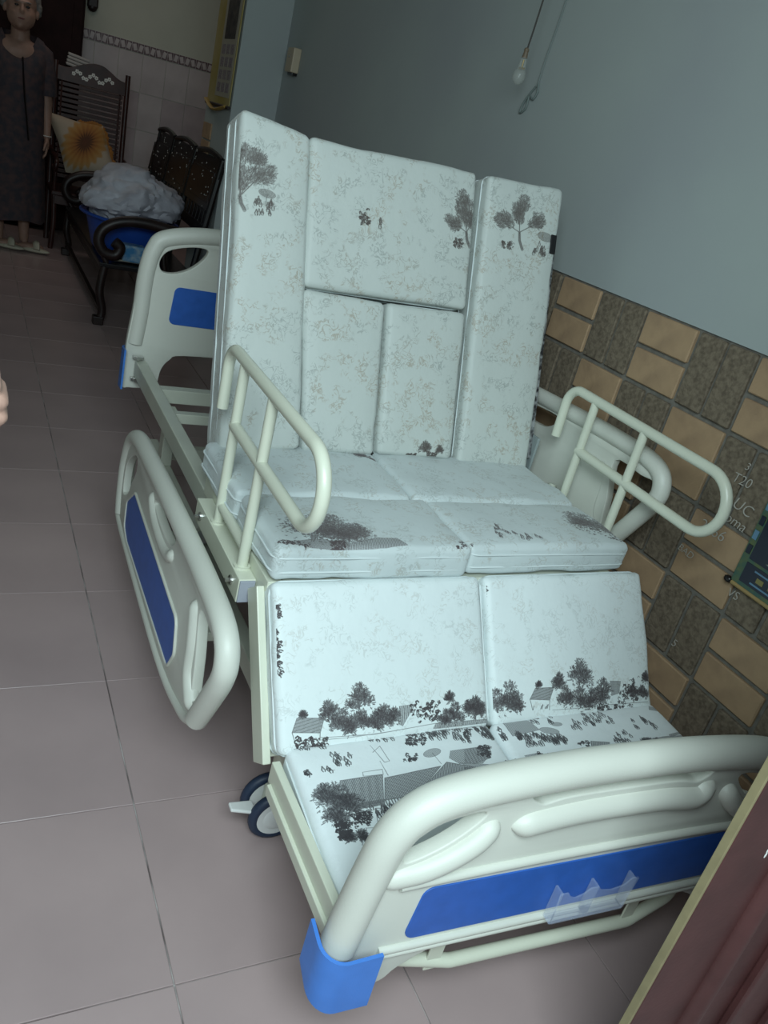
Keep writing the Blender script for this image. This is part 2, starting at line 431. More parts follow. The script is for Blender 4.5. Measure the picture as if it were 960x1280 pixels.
    def umb(s, P):
        (x0, y0), (x1, y1), (cx, cy), (px, py) = P; a = math.hypot(x1-x0, y1-y0)/2; mx, my = (x0+x1)/2, (y0+y1)/2; an = math.atan2(y1-y0, x1-x0)
        el = [(mx+a*math.cos(t)*math.cos(an)-a*.42*math.sin(t)*math.sin(an), my+a*math.cos(t)*math.sin(an)+a*.42*math.sin(t)*math.cos(an)) for t in np.linspace(0, 6.283, 20)]
        s.fill(el, .55, ((1, .3), 2.6, .8)); s.line(el, .8, .9)
        if (px, py) != (cx, cy): s.seg((mx, my), (px, py), 1.0, .9)
    def do(s, kind, P, n=10):
        if kind == 'bush': s.bush(P[0], P[1])
        elif kind == 'line':
            for k in range(2): s.line([(p[0]+random.uniform(-.6, .6), p[1]+random.uniform(-.6, .6)) for p in P], .8, .8)
        elif kind == 'rocks':
            for k in range(n*2):
                x, y = s.rnd(P); r = random.uniform(1.5, 4.5)
                pts = [(x+r*math.cos(t)*random.uniform(.5, 1.2), y+r*.8*math.sin(t)*random.uniform(.5, 1.2)) for t in np.linspace(0, 6.283*random.uniform(.5, .9), 6)]
                s.line(pts, random.uniform(1.2, 3.0), .98)
                if random.random() < .5: s.seg((x, y), (x+random.uniform(-4, 4), y-random.uniform(2, 5)), 2.0, .95)
        elif kind == 'figs':
            for k in range(int(n*1.8)):
                x, y = s.rnd(P); h = random.uniform(11, 16)
                s.fill([(x+2.1*math.cos(t), y+h*.88+2.4*math.sin(t)) for t in np.linspace(0, 6.283, 8)], .95)
                s.line([(x-1.5, y+h*.7), (x-3.6, y+h*.35), (x-1.5, y)], 1.9, .98); s.line([(x+1.5, y+h*.7), (x+3.6, y+h*.35), (x+2, y)], 1.9, .98)
                s.fill([(x-2, y+h*.68), (x+2, y+h*.68), (x+2.5, y+h*.3), (x-2.5, y+h*.3)], random.choice((.35, .7, .95)))
                if random.random() < .5: s.seg((x+2, y+h*.5), (x+random.uniform(4, 8), y+h*random.uniform(.3, .8)), 1.0, .85)
        elif kind == 'hatch':
            s.fill(P, .65, ((random.uniform(.5, 1), random.uniform(-.6, .6)), 2.4, .85)); s.line(list(P)+[P[0]], .8, .85)
        elif kind == 'net':
            s.fill(P, .4, ((1, .8), 4, .85)); s.fill(P, .4, ((1, -.8), 4, .85)); s.line(list(P)+[P[0]], 1, .9)
        elif kind == 'roof':
            a, b = P[0], P[1]; L = math.hypot(b[0]-a[0], b[1]-a[1])+1e-6; dx, dy = (b[0]-a[0])/L, (b[1]-a[1])/L
            s.fill(P, .75, ((dx, dy), 3.4, .88)); s.fill(P, .5, ((-dy, dx), 2.6, .7)); s.line(list(P)+[P[0]], 1.3, .9)
        elif kind == 'wall':
            s.fill(P, .15, ((1, 0), 6, .85)); s.line(list(P)+[P[0]], 1, .9)
        elif kind == 'dark': s.fill(P, .9)
        elif kind == 'umb': s.umb(P)
        elif kind == 'hut':
            s.fill(P[:4], .75, ((1, .1), 1.8, .95)); s.line(P[:4]+[P[0]], 1, .95)
            s.seg(P[0], P[4], 1.3, .95); s.seg(P[1], P[5], 1.3, .95)
            for k in range(7): f = random.random(); s.seg((P[4][0]*(1-f)+P[5][0]*f, P[4][1]), (P[4][0]*(1-f)+P[5][0]*f+3, P[4][1]+random.uniform(4, 12)), 1.6, .95)
        elif kind == 'ftree':
            for w_, al in ((9, .55), (1.5, .95)):
                for o in ((0,) if w_ == 9 else (-3.5, -1, 2, 4)):
                    q = [(P[0][0]+o, P[0][1]), (P[1][0]+o*.7+3, (P[0][1]+P[1][1])/2), (P[1][0]+o*.4, P[1][1])]; s.line(q, w_, al)
            for c in P[2:]: s.seg(P[1], c, 2.2, .85)
            tops = P[2:]
            for c in tops:
                subs = [(c[0]*.85+P[1][0]*.15+random.uniform(-15, 15), c[1]*.85+P[1][1]*.15+random.uniform(-13, 13), random.uniform(10, 17)) for q in range(6)]+[(c[0]*.5+P[1][0]*.5, c[1]*.5+P[1][1]*.5+4, 12)]
                for (sx_, sy_, R) in subs:
                    for k in range(110):
                        r = R*math.sqrt(random.random()); a = random.uniform(0, 6.283); px, py = sx_+1.2*r*math.cos(a), sy_+.85*r*math.sin(a)
                        d = math.atan2(py-P[1][1], px-P[1][0])+random.gauss(0, .5); l = random.uniform(3, 8)
                        s.seg((px, py), (px+l*math.cos(d), py+l*math.sin(d)), 1.7, random.uniform(.4, .95))
def ink_image(key, u0, u1, w0, w1, res):
    k = Ink(u0, u1, w0, w1, res)
    for c in PRINTS[key]: k.do(c[0], c[1], *(c[2:] if c[0] != 'ftree' else ()))
    H, W = k.A.shape; px = np.ones((H, W, 4), np.float32); px[..., :3] = k.A[..., None]
    im = bpy.data.images.new('ink_'+key, W, H, alpha=False, float_buffer=False, is_data=True); im.colorspace_settings.name = 'Non-Color'
    im.pixels.foreach_set(px.ravel()); im.update(); im.pack()
    return im, k
def fabric(name, im, ink, pat, base=(.63, .695, .685)):
    M = mat(name, base, .62, bump=.75, bscale=30); nt = M.node_tree; b = nt.nodes['Principled BSDF']; b.inputs['Sheen Weight'].default_value = .15
    L = nt.links.new; tc = nt.nodes.new('ShaderNodeTexCoord')
    def N(t, **kw):
        n = nt.nodes.new(t)
        for a, v in kw.items(): setattr(n, a, v)
        return n
    n1 = N('ShaderNodeTexNoise'); n1.inputs['Scale'].default_value = 55; n1.inputs['Detail'].default_value = 3; n1.inputs['Distortion'].default_value = 1.3; L(tc.outputs['Object'], n1.inputs['Vector'])
    a1 = N('ShaderNodeMath', operation='SUBTRACT'); L(n1.outputs[0], a1.inputs[0]); a1.inputs[1].default_value = .5
    a2 = N('ShaderNodeMath', operation='ABSOLUTE'); L(a1.outputs[0], a2.inputs[0])
    a3 = N('ShaderNodeMapRange'); a3.inputs[1].default_value = .012; a3.inputs[2].default_value = .05; a3.inputs[3].default_value = 1; a3.inputs[4].default_value = 0; L(a2.outputs[0], a3.inputs[0])
    n2 = N('ShaderNodeTexNoise'); n2.inputs['Scale'].default_value = 24; n2.inputs['Detail'].default_value = 2; L(tc.outputs['Object'], n2.inputs['Vector'])
    a4 = N('ShaderNodeMapRange'); a4.inputs[1].default_value = .47; a4.inputs[2].default_value = .56; L(n2.outputs[0], a4.inputs[0])
    a5 = N('ShaderNodeMath', operation='MULTIPLY'); L(a3.outputs[0], a5.inputs[0]); L(a4.outputs[0], a5.inputs[1])
    a6 = N('ShaderNodeMath', operation='MULTIPLY'); L(a5.outputs[0], a6.inputs[0]); a6.inputs[1].default_value = pat
    n3 = N('ShaderNodeTexNoise'); n3.inputs['Scale'].default_value = 9; L(tc.outputs['Object'], n3.inputs['Vector'])
    mc = N('ShaderNodeMix', data_type='RGBA'); mc.inputs[6].default_value = (.37, .33, .265, 1); mc.inputs[7].default_value = (.33, .36, .34, 1)
    r3 = N('ShaderNodeMapRange'); r3.inputs[1].default_value = .42; r3.inputs[2].default_value = .56; L(n3.outputs[0], r3.inputs[0]); L(r3.outputs[0], mc.inputs[0])
    mx = N('ShaderNodeMix', data_type='RGBA'); mx.inputs[6].default_value = (*base, 1); L(mc.outputs[2], mx.inputs[7]); L(a6.outputs[0], mx.inputs[0])
    out = mx.outputs[2]
    if im:
        ti = N('ShaderNodeTexImage', image=im, extension='CLIP', interpolation='Linear'); uv = N('ShaderNodeUVMap', uv_map='print'); L(uv.outputs[0], ti.inputs[0])
        m2 = N('ShaderNodeMix', data_type='RGBA'); L(out, m2.inputs[6]); m2.inputs[7].default_value = (*ink, 1); L(ti.outputs[0], m2.inputs[0]); out = m2.outputs[2]
    L(out, b.inputs['Base Color']); return M
IM = {}
IM['B'] = ink_image('B', 520, 1470, -20, 770, 1.1)
IM['L'] = ink_image('L', 520, 1500, -20, 320, 1.7)
IM['F'] = ink_image('F', 520, 1500, -20, 360, 1.7)
IM['S'] = ink_image('S', 500, 1480, -30, 500, 1.2)
FAB = {'B': fabric('toile_fabric_back', IM['B'][0], (.075, .058, .052), .80, (.535, .575, .545)),  # base colours hold light falloff, whiter toward foot, besides the back's greyer ground
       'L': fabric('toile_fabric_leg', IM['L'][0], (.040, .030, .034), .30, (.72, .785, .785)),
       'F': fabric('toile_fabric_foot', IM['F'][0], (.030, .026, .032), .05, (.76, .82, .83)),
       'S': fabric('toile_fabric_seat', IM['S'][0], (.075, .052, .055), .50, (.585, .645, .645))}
M_pipe = mat('white_piping', (.66, .72, .72), .6, bump=.2, bscale=300)

# ================================================================ the room
WX = 1.62; WY1 = 5.02; SX = 1.36; FY = 8.2
def struct(name, bm, m, parent=None):
    o = bm_obj(name, bm, m, parent)
    if parent is None: o['kind'] = 'structure'
    return o
bm = bmesh.new(); box(bm, -2.2, 2.62, -1.6, FY, -.08, -.004); floor = struct('floor', bm, M_fgrout)
tile_me = {}
def tile_mesh(key, sx, sy, sz, m, bev=.0025):
    bm = bmesh.new(); box(bm, -sx/2, sx/2, -sy/2, sy/2, -sz/2, sz/2, 0)
    bmesh.ops.bevel(bm, geom=[e for e in bm.edges], offset=bev, segments=1, affect='EDGES')
    bmesh.ops.recalc_face_normals(bm, faces=bm.faces)
    me = bpy.data.meshes.new(key); bm.to_mesh(me); bm.free(); me.materials.append(m); return me
fm = tile_mesh('floor_tile', .4072, .4075, .006, M_floor, .0008)
x0f = .355; y0f = .855; px_ = .41; py_ = .41
for i in range(-6, 6):
    for j in range(-6, 18):
        xc = x0f + (i+.5)*px_; yc = y0f + (j+.5)*py_
        if (xc - px_/2 > WX and yc < 5.6) or xc > 2.6 or xc+px_/2 < -2.2 or yc > FY: continue
        w = 1.0
        if xc + .2022 > WX and xc-.2022 < WX and yc < 5.6: w = (WX-.002-(xc-.2022))/.4045
        o = bpy.data.objects.new('floor_tile', fm); COL.objects.link(o); o.parent = floor
        o.location = (xc-.2022+.2022*w, yc, -.0032+random.uniform(-.0002, .0002)); o.scale = (w, 1, 1)

# right wall: painted plaster over a checkerboard of stone tiles
bm = bmesh.new(); box(bm, WX+.012, WX+.2, -.2, WY1, -.05, 1.128); box(bm, WX+.0, WX+.2, -.2, WY1, 1.128, 2.95)
wall_right = struct('wall_right', bm, M_wall)
bm = bmesh.new(); box(bm, WX+.006, WX+.013, .2, WY1, 0, 1.131); bm_obj('grout_bed', bm, M_grout, wall_right)
P = .1925
tv = [tile_mesh('stone_tile', .014, P/2-.011, P-.011, M_brown, .003), tile_mesh('stone_tile', .014, P-.012, P/2-.013, M_orange, .003)]
yb = 1.842; zt = 1.128
for j in range(-8, 17):
    for k in range(6):
        yl = yb + j*P; zc = zt - (k+.5)*P
        if yl > WY1-.05 or yl < .3: continue
        brown = (j+1+k) % 2 == 1 if False else ((j+k) % 2 == 1)
        for s in (-1, 1):
            if brown: o = bpy.data.objects.new('stone_tile', tv[0]); o.location = (WX+.002+random.uniform(0, .003), yl+P/2+s*P/4, zc)
            else: o = bpy.data.objects.new('stone_tile', tv[1]); o.location = (WX+.002+random.uniform(0, .003), yl+P/2, zc+s*P/4)
            o.rotation_euler = (random.uniform(-.006, .006), 0, random.uniform(-.01, .01)); COL.objects.link(o); o.parent = wall_right
# chalk scribbles on the tiles
def chalk(txt, y, z, h, rot=0.0, shear=0.2, al='LEFT'):
    cu = bpy.data.curves.new('t', 'FONT'); cu.body = txt; cu.size = h; cu.shear = shear; cu.extrude = .0004; cu.offset = -h*.012; cu.resolution_u = 3
    o = bpy.data.objects.new('t', cu); COL.objects.link(o); dg = bpy.context.evaluated_depsgraph_get()
    me = bpy.data.meshes.new_from_object(o.evaluated_get(dg)); bpy.data.objects.remove(o)
    for v in me.vertices:
        a, b, c = v.co; a, b = a*math.cos(rot)-b*math.sin(rot), a*math.sin(rot)+b*math.cos(rot)
        v.co = (WX-.0070-c, y-a, z+b)
    me.materials.clear(); me.name = 'chalk_writing'
    me_obj('chalk_writing', me, M_chalk, wall_right)
chalk('3', 1.178, .880, .026); chalk('T20', 1.197, .842, .034, .05)
chalk('UC', 1.168, .790, .040, -.08); chalk('oma', 1.172, .752, .036, -.05)
chalk('2466', 1.228, .700, .040, .02); chalk('BAD', 1.258, .622, .026, -.05); chalk('VS', 1.08, .60, .030, .1); chalk('5', 1.16, .40, .03)

# pilaster / projecting wall beyond y=5, with the same stone tiles at its foot
bm = bmesh.new(); box(bm, SX, WX+.2, WY1, 5.60, -.05, 2.95); wall_side = struct('wall_pillar', bm, M_wall)
bm = bmesh.new(); box(bm, 2.6, 2.8, 5.6, FY, -.05, 2.95); struct('wall_back_right', bm, M_wall2)
bm = bmesh.new(); box(bm, WX+.2, 2.8, 5.4, 5.6, -.05, 2.95); struct('wall_return', bm, M_wall2)
ws_me = tile_mesh('stone_tile', P-.012, .010, P/2-.013, M_orange)
o_y = 5.75
for k in range(2, 4):
    for s in (0, 1):
        bm = bmesh.new(); box(bm, SX-.010, SX+.004, 5.38, 5.38+.19, 1.20-(k-2)*.1-.09, 1.20-(k-2)*.1, .002)
        if s == 0: bm_obj('stone_tile', bm, M_orange, wall_side)
        else: bm.free()

# far wall with marble-look dado and patterned border strip
bm = bmesh.new(); box(bm, -2.4, 2.8, FY, FY+.2, -.05, 2.95); wall_far = struct('wall_far', bm, M_wall2)
tw, th = .20, .30
pt = [tile_mesh('dado_tile', tw-.004, .008, th-.004, mm, .001) for mm in (M_pink, M_pink2)]
for i in range(9):
    for k in range(5):
        o = bpy.data.objects.new('dado_tile', pt[0 if (i*3+k*2+(i*k) % 3) % 3 else 1]); COL.objects.link(o); o.parent = wall_far
        o.location = (2.40-(i+.5)*tw, FY-.003, 1.525-(k+.5)*th)
bt = tile_mesh('border_tile', .046, .010, .072, M_border, .001); bt2 = tile_mesh('border_tile', .030, .002, .050, M_pink2, .0005)
bm = bmesh.new(); box(bm, .60, 2.40, FY-.006, FY+.001, 1.528, 1.604); bm_obj('border_bed', bm, M_pink2, wall_far)
for i in range(36):
    o = bpy.data.objects.new('border_tile', bt); COL.objects.link(o); o.parent = wall_far; o.location = (2.40-(i+.5)*.05, FY-.004, 1.566)
    o = bpy.data.objects.new('border_motif', bt2); COL.objects.link(o); o.parent = wall_far; o.location = (2.40-(i+.5)*.05, FY-.0095, 1.566); o.rotation_euler = (0, .25*(-1)**i, 0)
bm = bmesh.new(); box(bm, -2.4, -2.2, -.2, FY, -.05, 2.95); struct('wall_left', bm, M_wall2)
bm = bmesh.new(); box(bm, -2.4, 2.8, .45, FY+.2, 2.95, 3.05); struct('ceiling', bm, M_ceil)
bm = bmesh.new(); box(bm, -2.4, -1.35, .40, .52, -.05, 2.95); box(bm, -1.35, WX, .40, .52, 2.55, 2.95); struct('wall_front', bm, M_wall2)

# maroon steel gate leaf beside the camera, in the doorway
gate = empty('steel_gate', (1.2, .46, 0), 'maroon steel gate leaf with khaki edge strip standing at the right of the doorway', 'gate')
boxo('edge_strip', .903, .908, .444, .457, .0, 2.5, M_khaki, gate, .001, 'khaki strip along the gate edge')
boxo('stile', .908, 1.035, .4435, .4565, 0.0, 2.5, M_gate, gate, .002)
bm = bmesh.new(); cyl(bm, (1.052, .446, 0.0), (1.052, .446, 2.5), .020, seg=24); bm_obj('round_moulding', bm, M_gate, gate, True)
boxo('panel', 1.06, 1.56, .456, .466, .05, 2.5, M_gate, gate, .001)
for x in (1.20, 1.34, 1.48): boxo('panel_rib', x-.012, x+.012, .440, .457, .05, 2.5, M_gate, gate, .004)
boxo('stile', 1.56, 1.60, .440, .470, 0.0, 2.5, M_gate, gate, .002)
for (x, z) in ((1.005, .66), (1.003, .645), (1.0, .615), (1.001, .606)):
    bm = bmesh.new(); ball(bm, (x, 0.4437, z), (.0025, .0008, .006)); bm_obj('paint_chip', bm, M_white, gate, label='chip of pale bare paint')

# ================================================================ the bed
XC = .972
bed = empty('hospital_bed', (XC, 1.7, 0), 'adjustable steel hospital bed with off white and blue plastic boards, back raised and legs lowered', 'bed')
def both(fn):
    for s in (-1, 1): fn(s)
mx = lambda s, d: XC + s*d      # mirrored x
def boxm(name, s, d0, d1, *a, **k):
    xa, xb = sorted((XC+s*d0, XC+s*d1)); return boxo(name, xa, xb, *a, **k)
both(lambda s: boxm('side_rail_tube', s, .395, .432, 1.285, 2.715, .455, .508, M_frame, bed, .003))
boxo('cross_bar', .572, 1.372, 2.445, 2.485, .462, .506, M_frame, bed, .002)
boxo('cross_bar', .572, 1.372, 2.255, 2.285, .470, .500, M_frame, bed, .002)
boxo('cross_bar', .572, 1.372, 1.30, 1.34, .465, .503, M_frame, bed, .002)
both(lambda s: boxm('seat_side_plate', s, .407, .437, 1.235, 1.72, .508, .562, M_cream, bed, .002))
boxo('seat_platform', .567, 1.377, 1.235, 1.72, .548, .562, M_frame, bed, .002)
def gp(F, u, w, t=0.0):
    P0, d, n = F; return P0 + Vector((u, 0, 0)) + d*w + n*t
def mkframe(P0, P1):
    P0 = Vector(P0); d = (Vector(P1)-P0).normalized(); return P0, d, Vector((1, 0, 0)).cross(d)
FB = mkframe((0, 1.69, .64), (0, 1.93, 1.345)); FL = mkframe((0, 1.03, .335), (0, 1.21, .572)); FF = mkframe((0, .70, .30), (0, 1.03, .335)); FS = mkframe((0, 1.225, .64), (0, 1.69, .64))
def plate(name, F, u0, u1, w0, w1, t0, t1, m, parent):
    bm = bmesh.new(); box(bm, u0, u1, w0, w1, t0, t1, .002)
    for v in bm.verts: v.co = gp(F, v.co.x, v.co.y, v.co.z)
    return bm_obj(name, bm, m, parent)
plate('back_platform', FB, .60, 1.35, -.04, .70, -.150, -.135, M_frame, bed)
for u in (.62, .97, 1.32): plate('back_platform_rib', FB, u-.012, u+.012, -.04, .70, -.175, -.150, M_frame, bed)
plate('leg_platform', FL, .522, 1.422, -.02, .29, -.086, -.068, M_cream, bed)
plate('leg_platform_flange', FL, .519, .535, -.03, .30, -.100, -.045, M_cream, bed)
plate('foot_platform', FF, .56, 1.385, .0, .34, -.085, -.070, M_frame, bed)
both(lambda s: boxm('foot_rail_tube', s, .427, .443, .695, 1.035, .258, .303, M_cream, bed, .002))
both(lambda s: boxm('foot_rail_lower_tube', s, .430, .450, .700, 1.02, .240, .264, M_cream, bed, .002))
boxo('foot_cross_bar', .55, 1.40, .70, .73, .235, .262, M_cream, bed, .002)
# undercarriage
both(lambda s: boxm('base_rail', s, .350, .385, 1.09, 2.60, .225, .275, M_frame, bed, .003))
for y in (1.11, 1.80, 2.55): boxo('base_cross_bar', .62, 1.324, y-.02, y+.02, .230, .270, M_frame, bed, .002)
both(lambda s: boxm('upright_post', s, .350, .385, 2.38, 2.43, .275, .46, M_frame, bed, .003))
def arm(s):
    bm = bmesh.new(); x = XC+s*.36
    sweep(bm, [(x, 1.95, .27), (x, 1.70, .45)], .016, 8); bm_obj('lift_arm', bm, M_frame, bed, True)
both(arm)
bm = bmesh.new(); cyl(bm, (.60, 1.72, .40), (.60, 1.60, .47), .026, .030); cyl(bm, (.60, 1.92, .27), (.60, 1.72, .40), .018); ball(bm, (.60, 1.60, .465), .035)
bm_obj('actuator', bm, M_silver, bed, True, 'grey actuator cylinder under the bed rail')
bm = bmesh.new(); cyl(bm, (.80, 2.30, .36), (1.0, 1.9, .34), .03); cyl(bm, (.76, 2.38, .37), (.80, 2.30, .36), .018); box(bm, .74, .79, 2.34, 2.42, .33, .41, .008)
bm_obj('actuator', bm, M_white, bed, True, 'white motor unit between the cross bars')
# bracket + grab handles
def handle(s):
    x = XC + s*.453 + (.0 if s < 0 else .020)
    path = fillet([(x, 1.635, .757), (x, 1.640, .897), (x, 1.055, .893), (x, 1.055, .752), (x, 1.535, .757)], [0, .045, .085, .072, 0], 9)
    bm = bmesh.new(); sweep(bm, path, .0125, 14); h = bm_obj('grab_handle', bm, M_cream, bed, True)
    for y in (1.53, 1.342): tubeo('handle_post', [(x, y, .52), (x, y, .893)], .0112, M_cream, h)
    for y in (1.53, 1.342):
        bm = bmesh.new(); cyl(bm, (x, y, .531), (x, y, .536), .017); bm_obj('post_collar', bm, M_cream, h, True)
    tubeo('lower_handle_bar', [(x+.002, 1.53, .572), (x+.002, 1.342, .572)], .0115, M_cream, h)
    xo, xi = (x-.019, x+.016) if s < 0 else (x+.019, x-.016)
    a, b = sorted((xo, xi))
    bk = boxo('handle_bracket', a, b, 1.292, 1.645, .480, .532, M_cream, bed, .002)
    boxo('end_cap', a+.002, b-.002, 1.288, 1.2925, .482, .530, M_cap, bk, .001, 'grey end cap')
    for y, z in ((1.60, .508), (1.335, .506)):
        bm = bmesh.new(); cyl(bm, (xo-s*.001, y, z), (xo+s*.004, y, z), .010, seg=16); cyl(bm, (xo+s*.004, y, z), (xo+s*.014, y, z), .0045, seg=6)
        bm_obj('bolt', bm, M_steel, bk, label='shiny bolt head')
both(handle)
def rtip(path, r, n=6):
    """radii that round both ends of a swept path"""
    P = [Vector(q) for q in path]; d = [0]
    for a, b in zip(P[:-1], P[1:]): d.append(d[-1]+(b-a).length)
    L = d[-1]; out = []
    for x in d:
        e = min(x, L-x)/(r*1.3); out.append(r*math.sqrt(max(.02, 1-(1-min(1, e))**2)))
    return out
# moulded plastic side rails
def abs_rail(s, x, dy, dz, yaw, label):
    def fmap(u, v, t):
        y = 1.065+u; return Vector((x + s*yaw*(u-.6) + t, y+dy, .165+v+dz + tilt*(u-.6)))
    tilt = 0.0
    out = smooth_poly([(.135, .098), (.22, .052), (.46, .008), (1.02, .004), (1.148, .016), (1.165, .10), (1.156, .213), (1.066, .311), (.80, .344), (.38, .368), (.11, .370), (.053, .353), (.034, .313), (.044, .270), (.075, .208)], 4)
    holes = [smooth_poly([(.105, .325), (.205, .320), (.185, .22), (.165, .135), (.12, .17), (.055, .27), (.055, .325)], 4),
             smooth_poly([(.46, .335), (.66, .315), (.70, .285), (.62, .275), (.50, .285)], 4),
             smooth_poly([(.97, .285), (1.03, .270), (1.115, .20), (1.12, .11), (1.05, .135), (1.00, .20), (.96, .25)], 4)]
    bm = slab(out, holes, .022, fmap, .003)
    rim = [(.14, .105), (.078, .212), (.046, .272), (.037, .312), (.055, .347), (.105, .364), (.20, .367), (.38, .362), (.80, .338), (1.06, .306), (1.148, .21), (1.158, .10), (1.14, .03)]
    rp = catmull([fmap(u, v, 0) for u, v in rim], 9); sweep(bm, rp, .0225, 18)
    in1 = catmull([fmap(u, v, s*.006) for u, v in [(.150, .115), (.205, .165), (.215, .24), (.240, .318)]], 9); sweep(bm, in1, rtip(in1, .018), 12)
    in2 = catmull([fmap(u, v, s*.006) for u, v in [(.455, .290), (.50, .262), (.58, .252), (.68, .262), (.74, .300)]], 9); sweep(bm, in2, rtip(in2, .016), 12)
    low = catmull([fmap(u, v, s*.008) for u, v in [(.14, .105), (.22, .060), (.46, .016), (1.02, .012), (1.15, .022)]], 5); sweep(bm, low, .012, 10)
    r = bm_obj('plastic_side_rail', bm, M_plast, bed, True, label)
    def fo(u, v, t): q = fmap(u, v, t); q.x += s*.0115; return q
    bp = rpoly([(.362, .062), (.322, .125), (.345, .198), (.93, .202), (1.025, .130), (1.02, .052), (.96, .036)], .028, 8)
    bm = slab(bp, [], .004, fo, .001); pn = bm_obj('blue_inlay', bm, M_blue, r, False, 'dark blue inlay strip')
    ring = [fo(u, v, s*.001) for u, v in bp]; bm = bmesh.new(); sweep(bm, ring, .004, 8, True); bm_obj('inlay_rim', bm, M_plast, r, True)
    return r
abs_rail(-1, .444, 0, 0, -.020, 'off white and blue side rail lowered beside the floor')
rr_ = abs_rail(1, 1.515, .19, .285, 0, 'off white side rail raised along the tiled wall')
boxo('rail_latch_plate', 1.448, 1.456, 1.70, 1.76, .60, .72, M_silver, bed, .003, 'grey latch plate of the raised side rail')
for (x, y, dz, s) in ((1.45, 1.6, .25, 1), (1.45, 2.2, .25, 1)):
    bm = bmesh.new(); sweep(bm, [(XC+s*.40, y, .47), (x-s*.02 if s < 0 else x, y, .47), (x+s*.03, y+.02, .36 if s < 0 else .62)], .012, 10); bm_obj('rail_link_arm', bm, M_frame, bed, True)

for y in (1.50, 1.95): boxo('rail_link_arm', .515, .590, y-.015, y+.015, .245, .270, M_frame, bed, .003)
# head and foot boards
def board(name, yb, yaw, zl, outer, rim_r, rim_pts, holes, blue, bot, guard, kind):
    def fmap(u, v, t): return Vector((XC + u*math.cos(yaw) - t*math.sin(yaw), yb + u*math.sin(yaw) + t*math.cos(yaw), v))
    mir = lambda P: [(-u, v) for u, v in reversed(P)]
    ol = outer + mir(outer)[1:-1]
    hs = []
    for h in holes:
        hs.append(smooth_poly(h, 5))
        if h[0][0] < -.2: hs.append(smooth_poly([(-a, b) for a, b in h], 5))
    bm = slab(smooth_poly(ol, 4), hs, .026, fmap, .003)
    rp = rim_pts + mir(rim_pts)[(1 if rim_pts[-1][0] == 0 else 0):]
    sweep(bm, catmull([fmap(u, v, 0) for u, v in rp], 12), rim_r, 28)
    if kind == 'foot':
        for sg in (-1, 1):
            q = catmull([fmap(sg*u, v, t) for u, v, t in [(.410, .398, -.002), (.376, .406, -.008), (.340, .416, -.012), (.300, .436, -.014), (.264, .464, -.014), (.238, .494, -.006)]], 9); sweep(bm, q, rtip(q, .0195), 18)
        q = catmull([fmap(u, v, t) for u, v, t in [(-.205, .470, -.006), (-.185, .477, -.008), (-.08, .488, -.008), (.08, .488, -.008), (.165, .480, -.008), (.190, .496, -.006), (.202, .512, -.004)]], 9); sweep(bm, q, rtip(q, .0235), 18)
        for v0, v1, r in ((.388, .394, .0085), (.2445, .2445, .0075), (.232, .232, .006)):
            sweep(bm, catmull([fmap(u, v0+(v1-v0)*(1-(u/.35)**2), -.014) for u in np.linspace(-.375, .375, 9)], 3), r, 10)
    else:
        pass
    b = bm_obj(name, bm, M_plast, bed, True)
    ts = -1 if kind == 'foot' else -1
    bm = slab(rpoly(blue + mir(blue), .018), [], .004, lambda u, v, t: fmap(u, v, t-.0135), .001)
    bm_obj('blue_inlay', bm, M_blue, b, False, 'blue inlay panel')
    for sg in (-1, 1):
        P_ = guard; bm = bmesh.new(); th = .006
        # L-shaped guard: a front face and a side flap, joined by a round corner
        xa = -.474; ya = P_['front']; prof = fillet([(xa+.088, ya, 0), (xa, ya, 0), (xa, P_['back'], 0)], [0, .035, 0], 8)
        n = len(prof); grid = []
        for i, q in enumerate(prof):
            f = i/(n-1); row = []
            zt_ = P_['ft'] + (P_['bt']-P_['ft'])*max(0, (q.y-ya)/(P_['back']-ya)); zb_ = P_['fb'] + (P_['bb']-P_['fb'])*max(0, (q.y-ya)/(P_['back']-ya))
            if i == 0: zt_ += .004
            for k in range(9):
                g = k/8; rib = .0012*math.sin(g*math.pi*8) if 0 < k < 8 else 0
                row.append((q.x*1.0 - rib*(1 if i > n/2 else 0), q.y - rib*(1 if i <= n/2 else 0), zb_+(zt_-zb_)*g))
            grid.append(row)
        vs = [[bm.verts.new(fmap(-sg*u if sg > 0 else u, v, t)) for u, t, v in row] for row in grid]
        if sg > 0:
            pass
        for i in range(n-1):
            for k in range(8): bm.faces.new((vs[i][k], vs[i+1][k], vs[i+1][k+1], vs[i][k+1]))
        bmesh.ops.recalc_face_normals(bm, faces=bm.faces)
        r = bmesh.ops.solidify(bm, geom=list(bm.faces), thickness=th)
        bm_obj('corner_guard', bm, M_blue2, b, True, 'bright blue ribbed corner bumper')
    return b, fmap
outerF = [(0, .227), (-.235, .227), (-.290, .215), (-.330, .190), (-.348, .170), (-.375, .163), (-.440, .158), (-.466, .168), (-.458, .30), (-.443, .41), (-.426, .482), (-.393, .528), (-.338, .555), (-.25, .571), (-.11, .581), (0, .583)]
rimF = [(-.440, .262), (-.432, .33), (-.421, .41), (-.408, .475), (-.382, .517), (-.335, .543), (-.25, .558), (-.12, .568), (0, .570)]
holesF = [[(-.382, .432), (-.340, .442), (-.295, .470), (-.262, .506), (-.275, .520), (-.335, .508), (-.368, .486), (-.385, .470)], [(-.165, .512), (-.10, .520), (.10, .520), (.165, .512), (.165, .545), (-.165, .545)]]
foot, fF = board('footboard', .672, -.038, 0, outerF, .0290, rimF, holesF, [(-.337, .262), (-.328, .372), (-.10, .377)][::1] and [(0, .257), (-.337, .262), (-.326, .370), (0, .379)], None,
      dict(front=-.040, back=.030, ft=.276, bt=.290, fb=.166, bb=.200), 'foot')
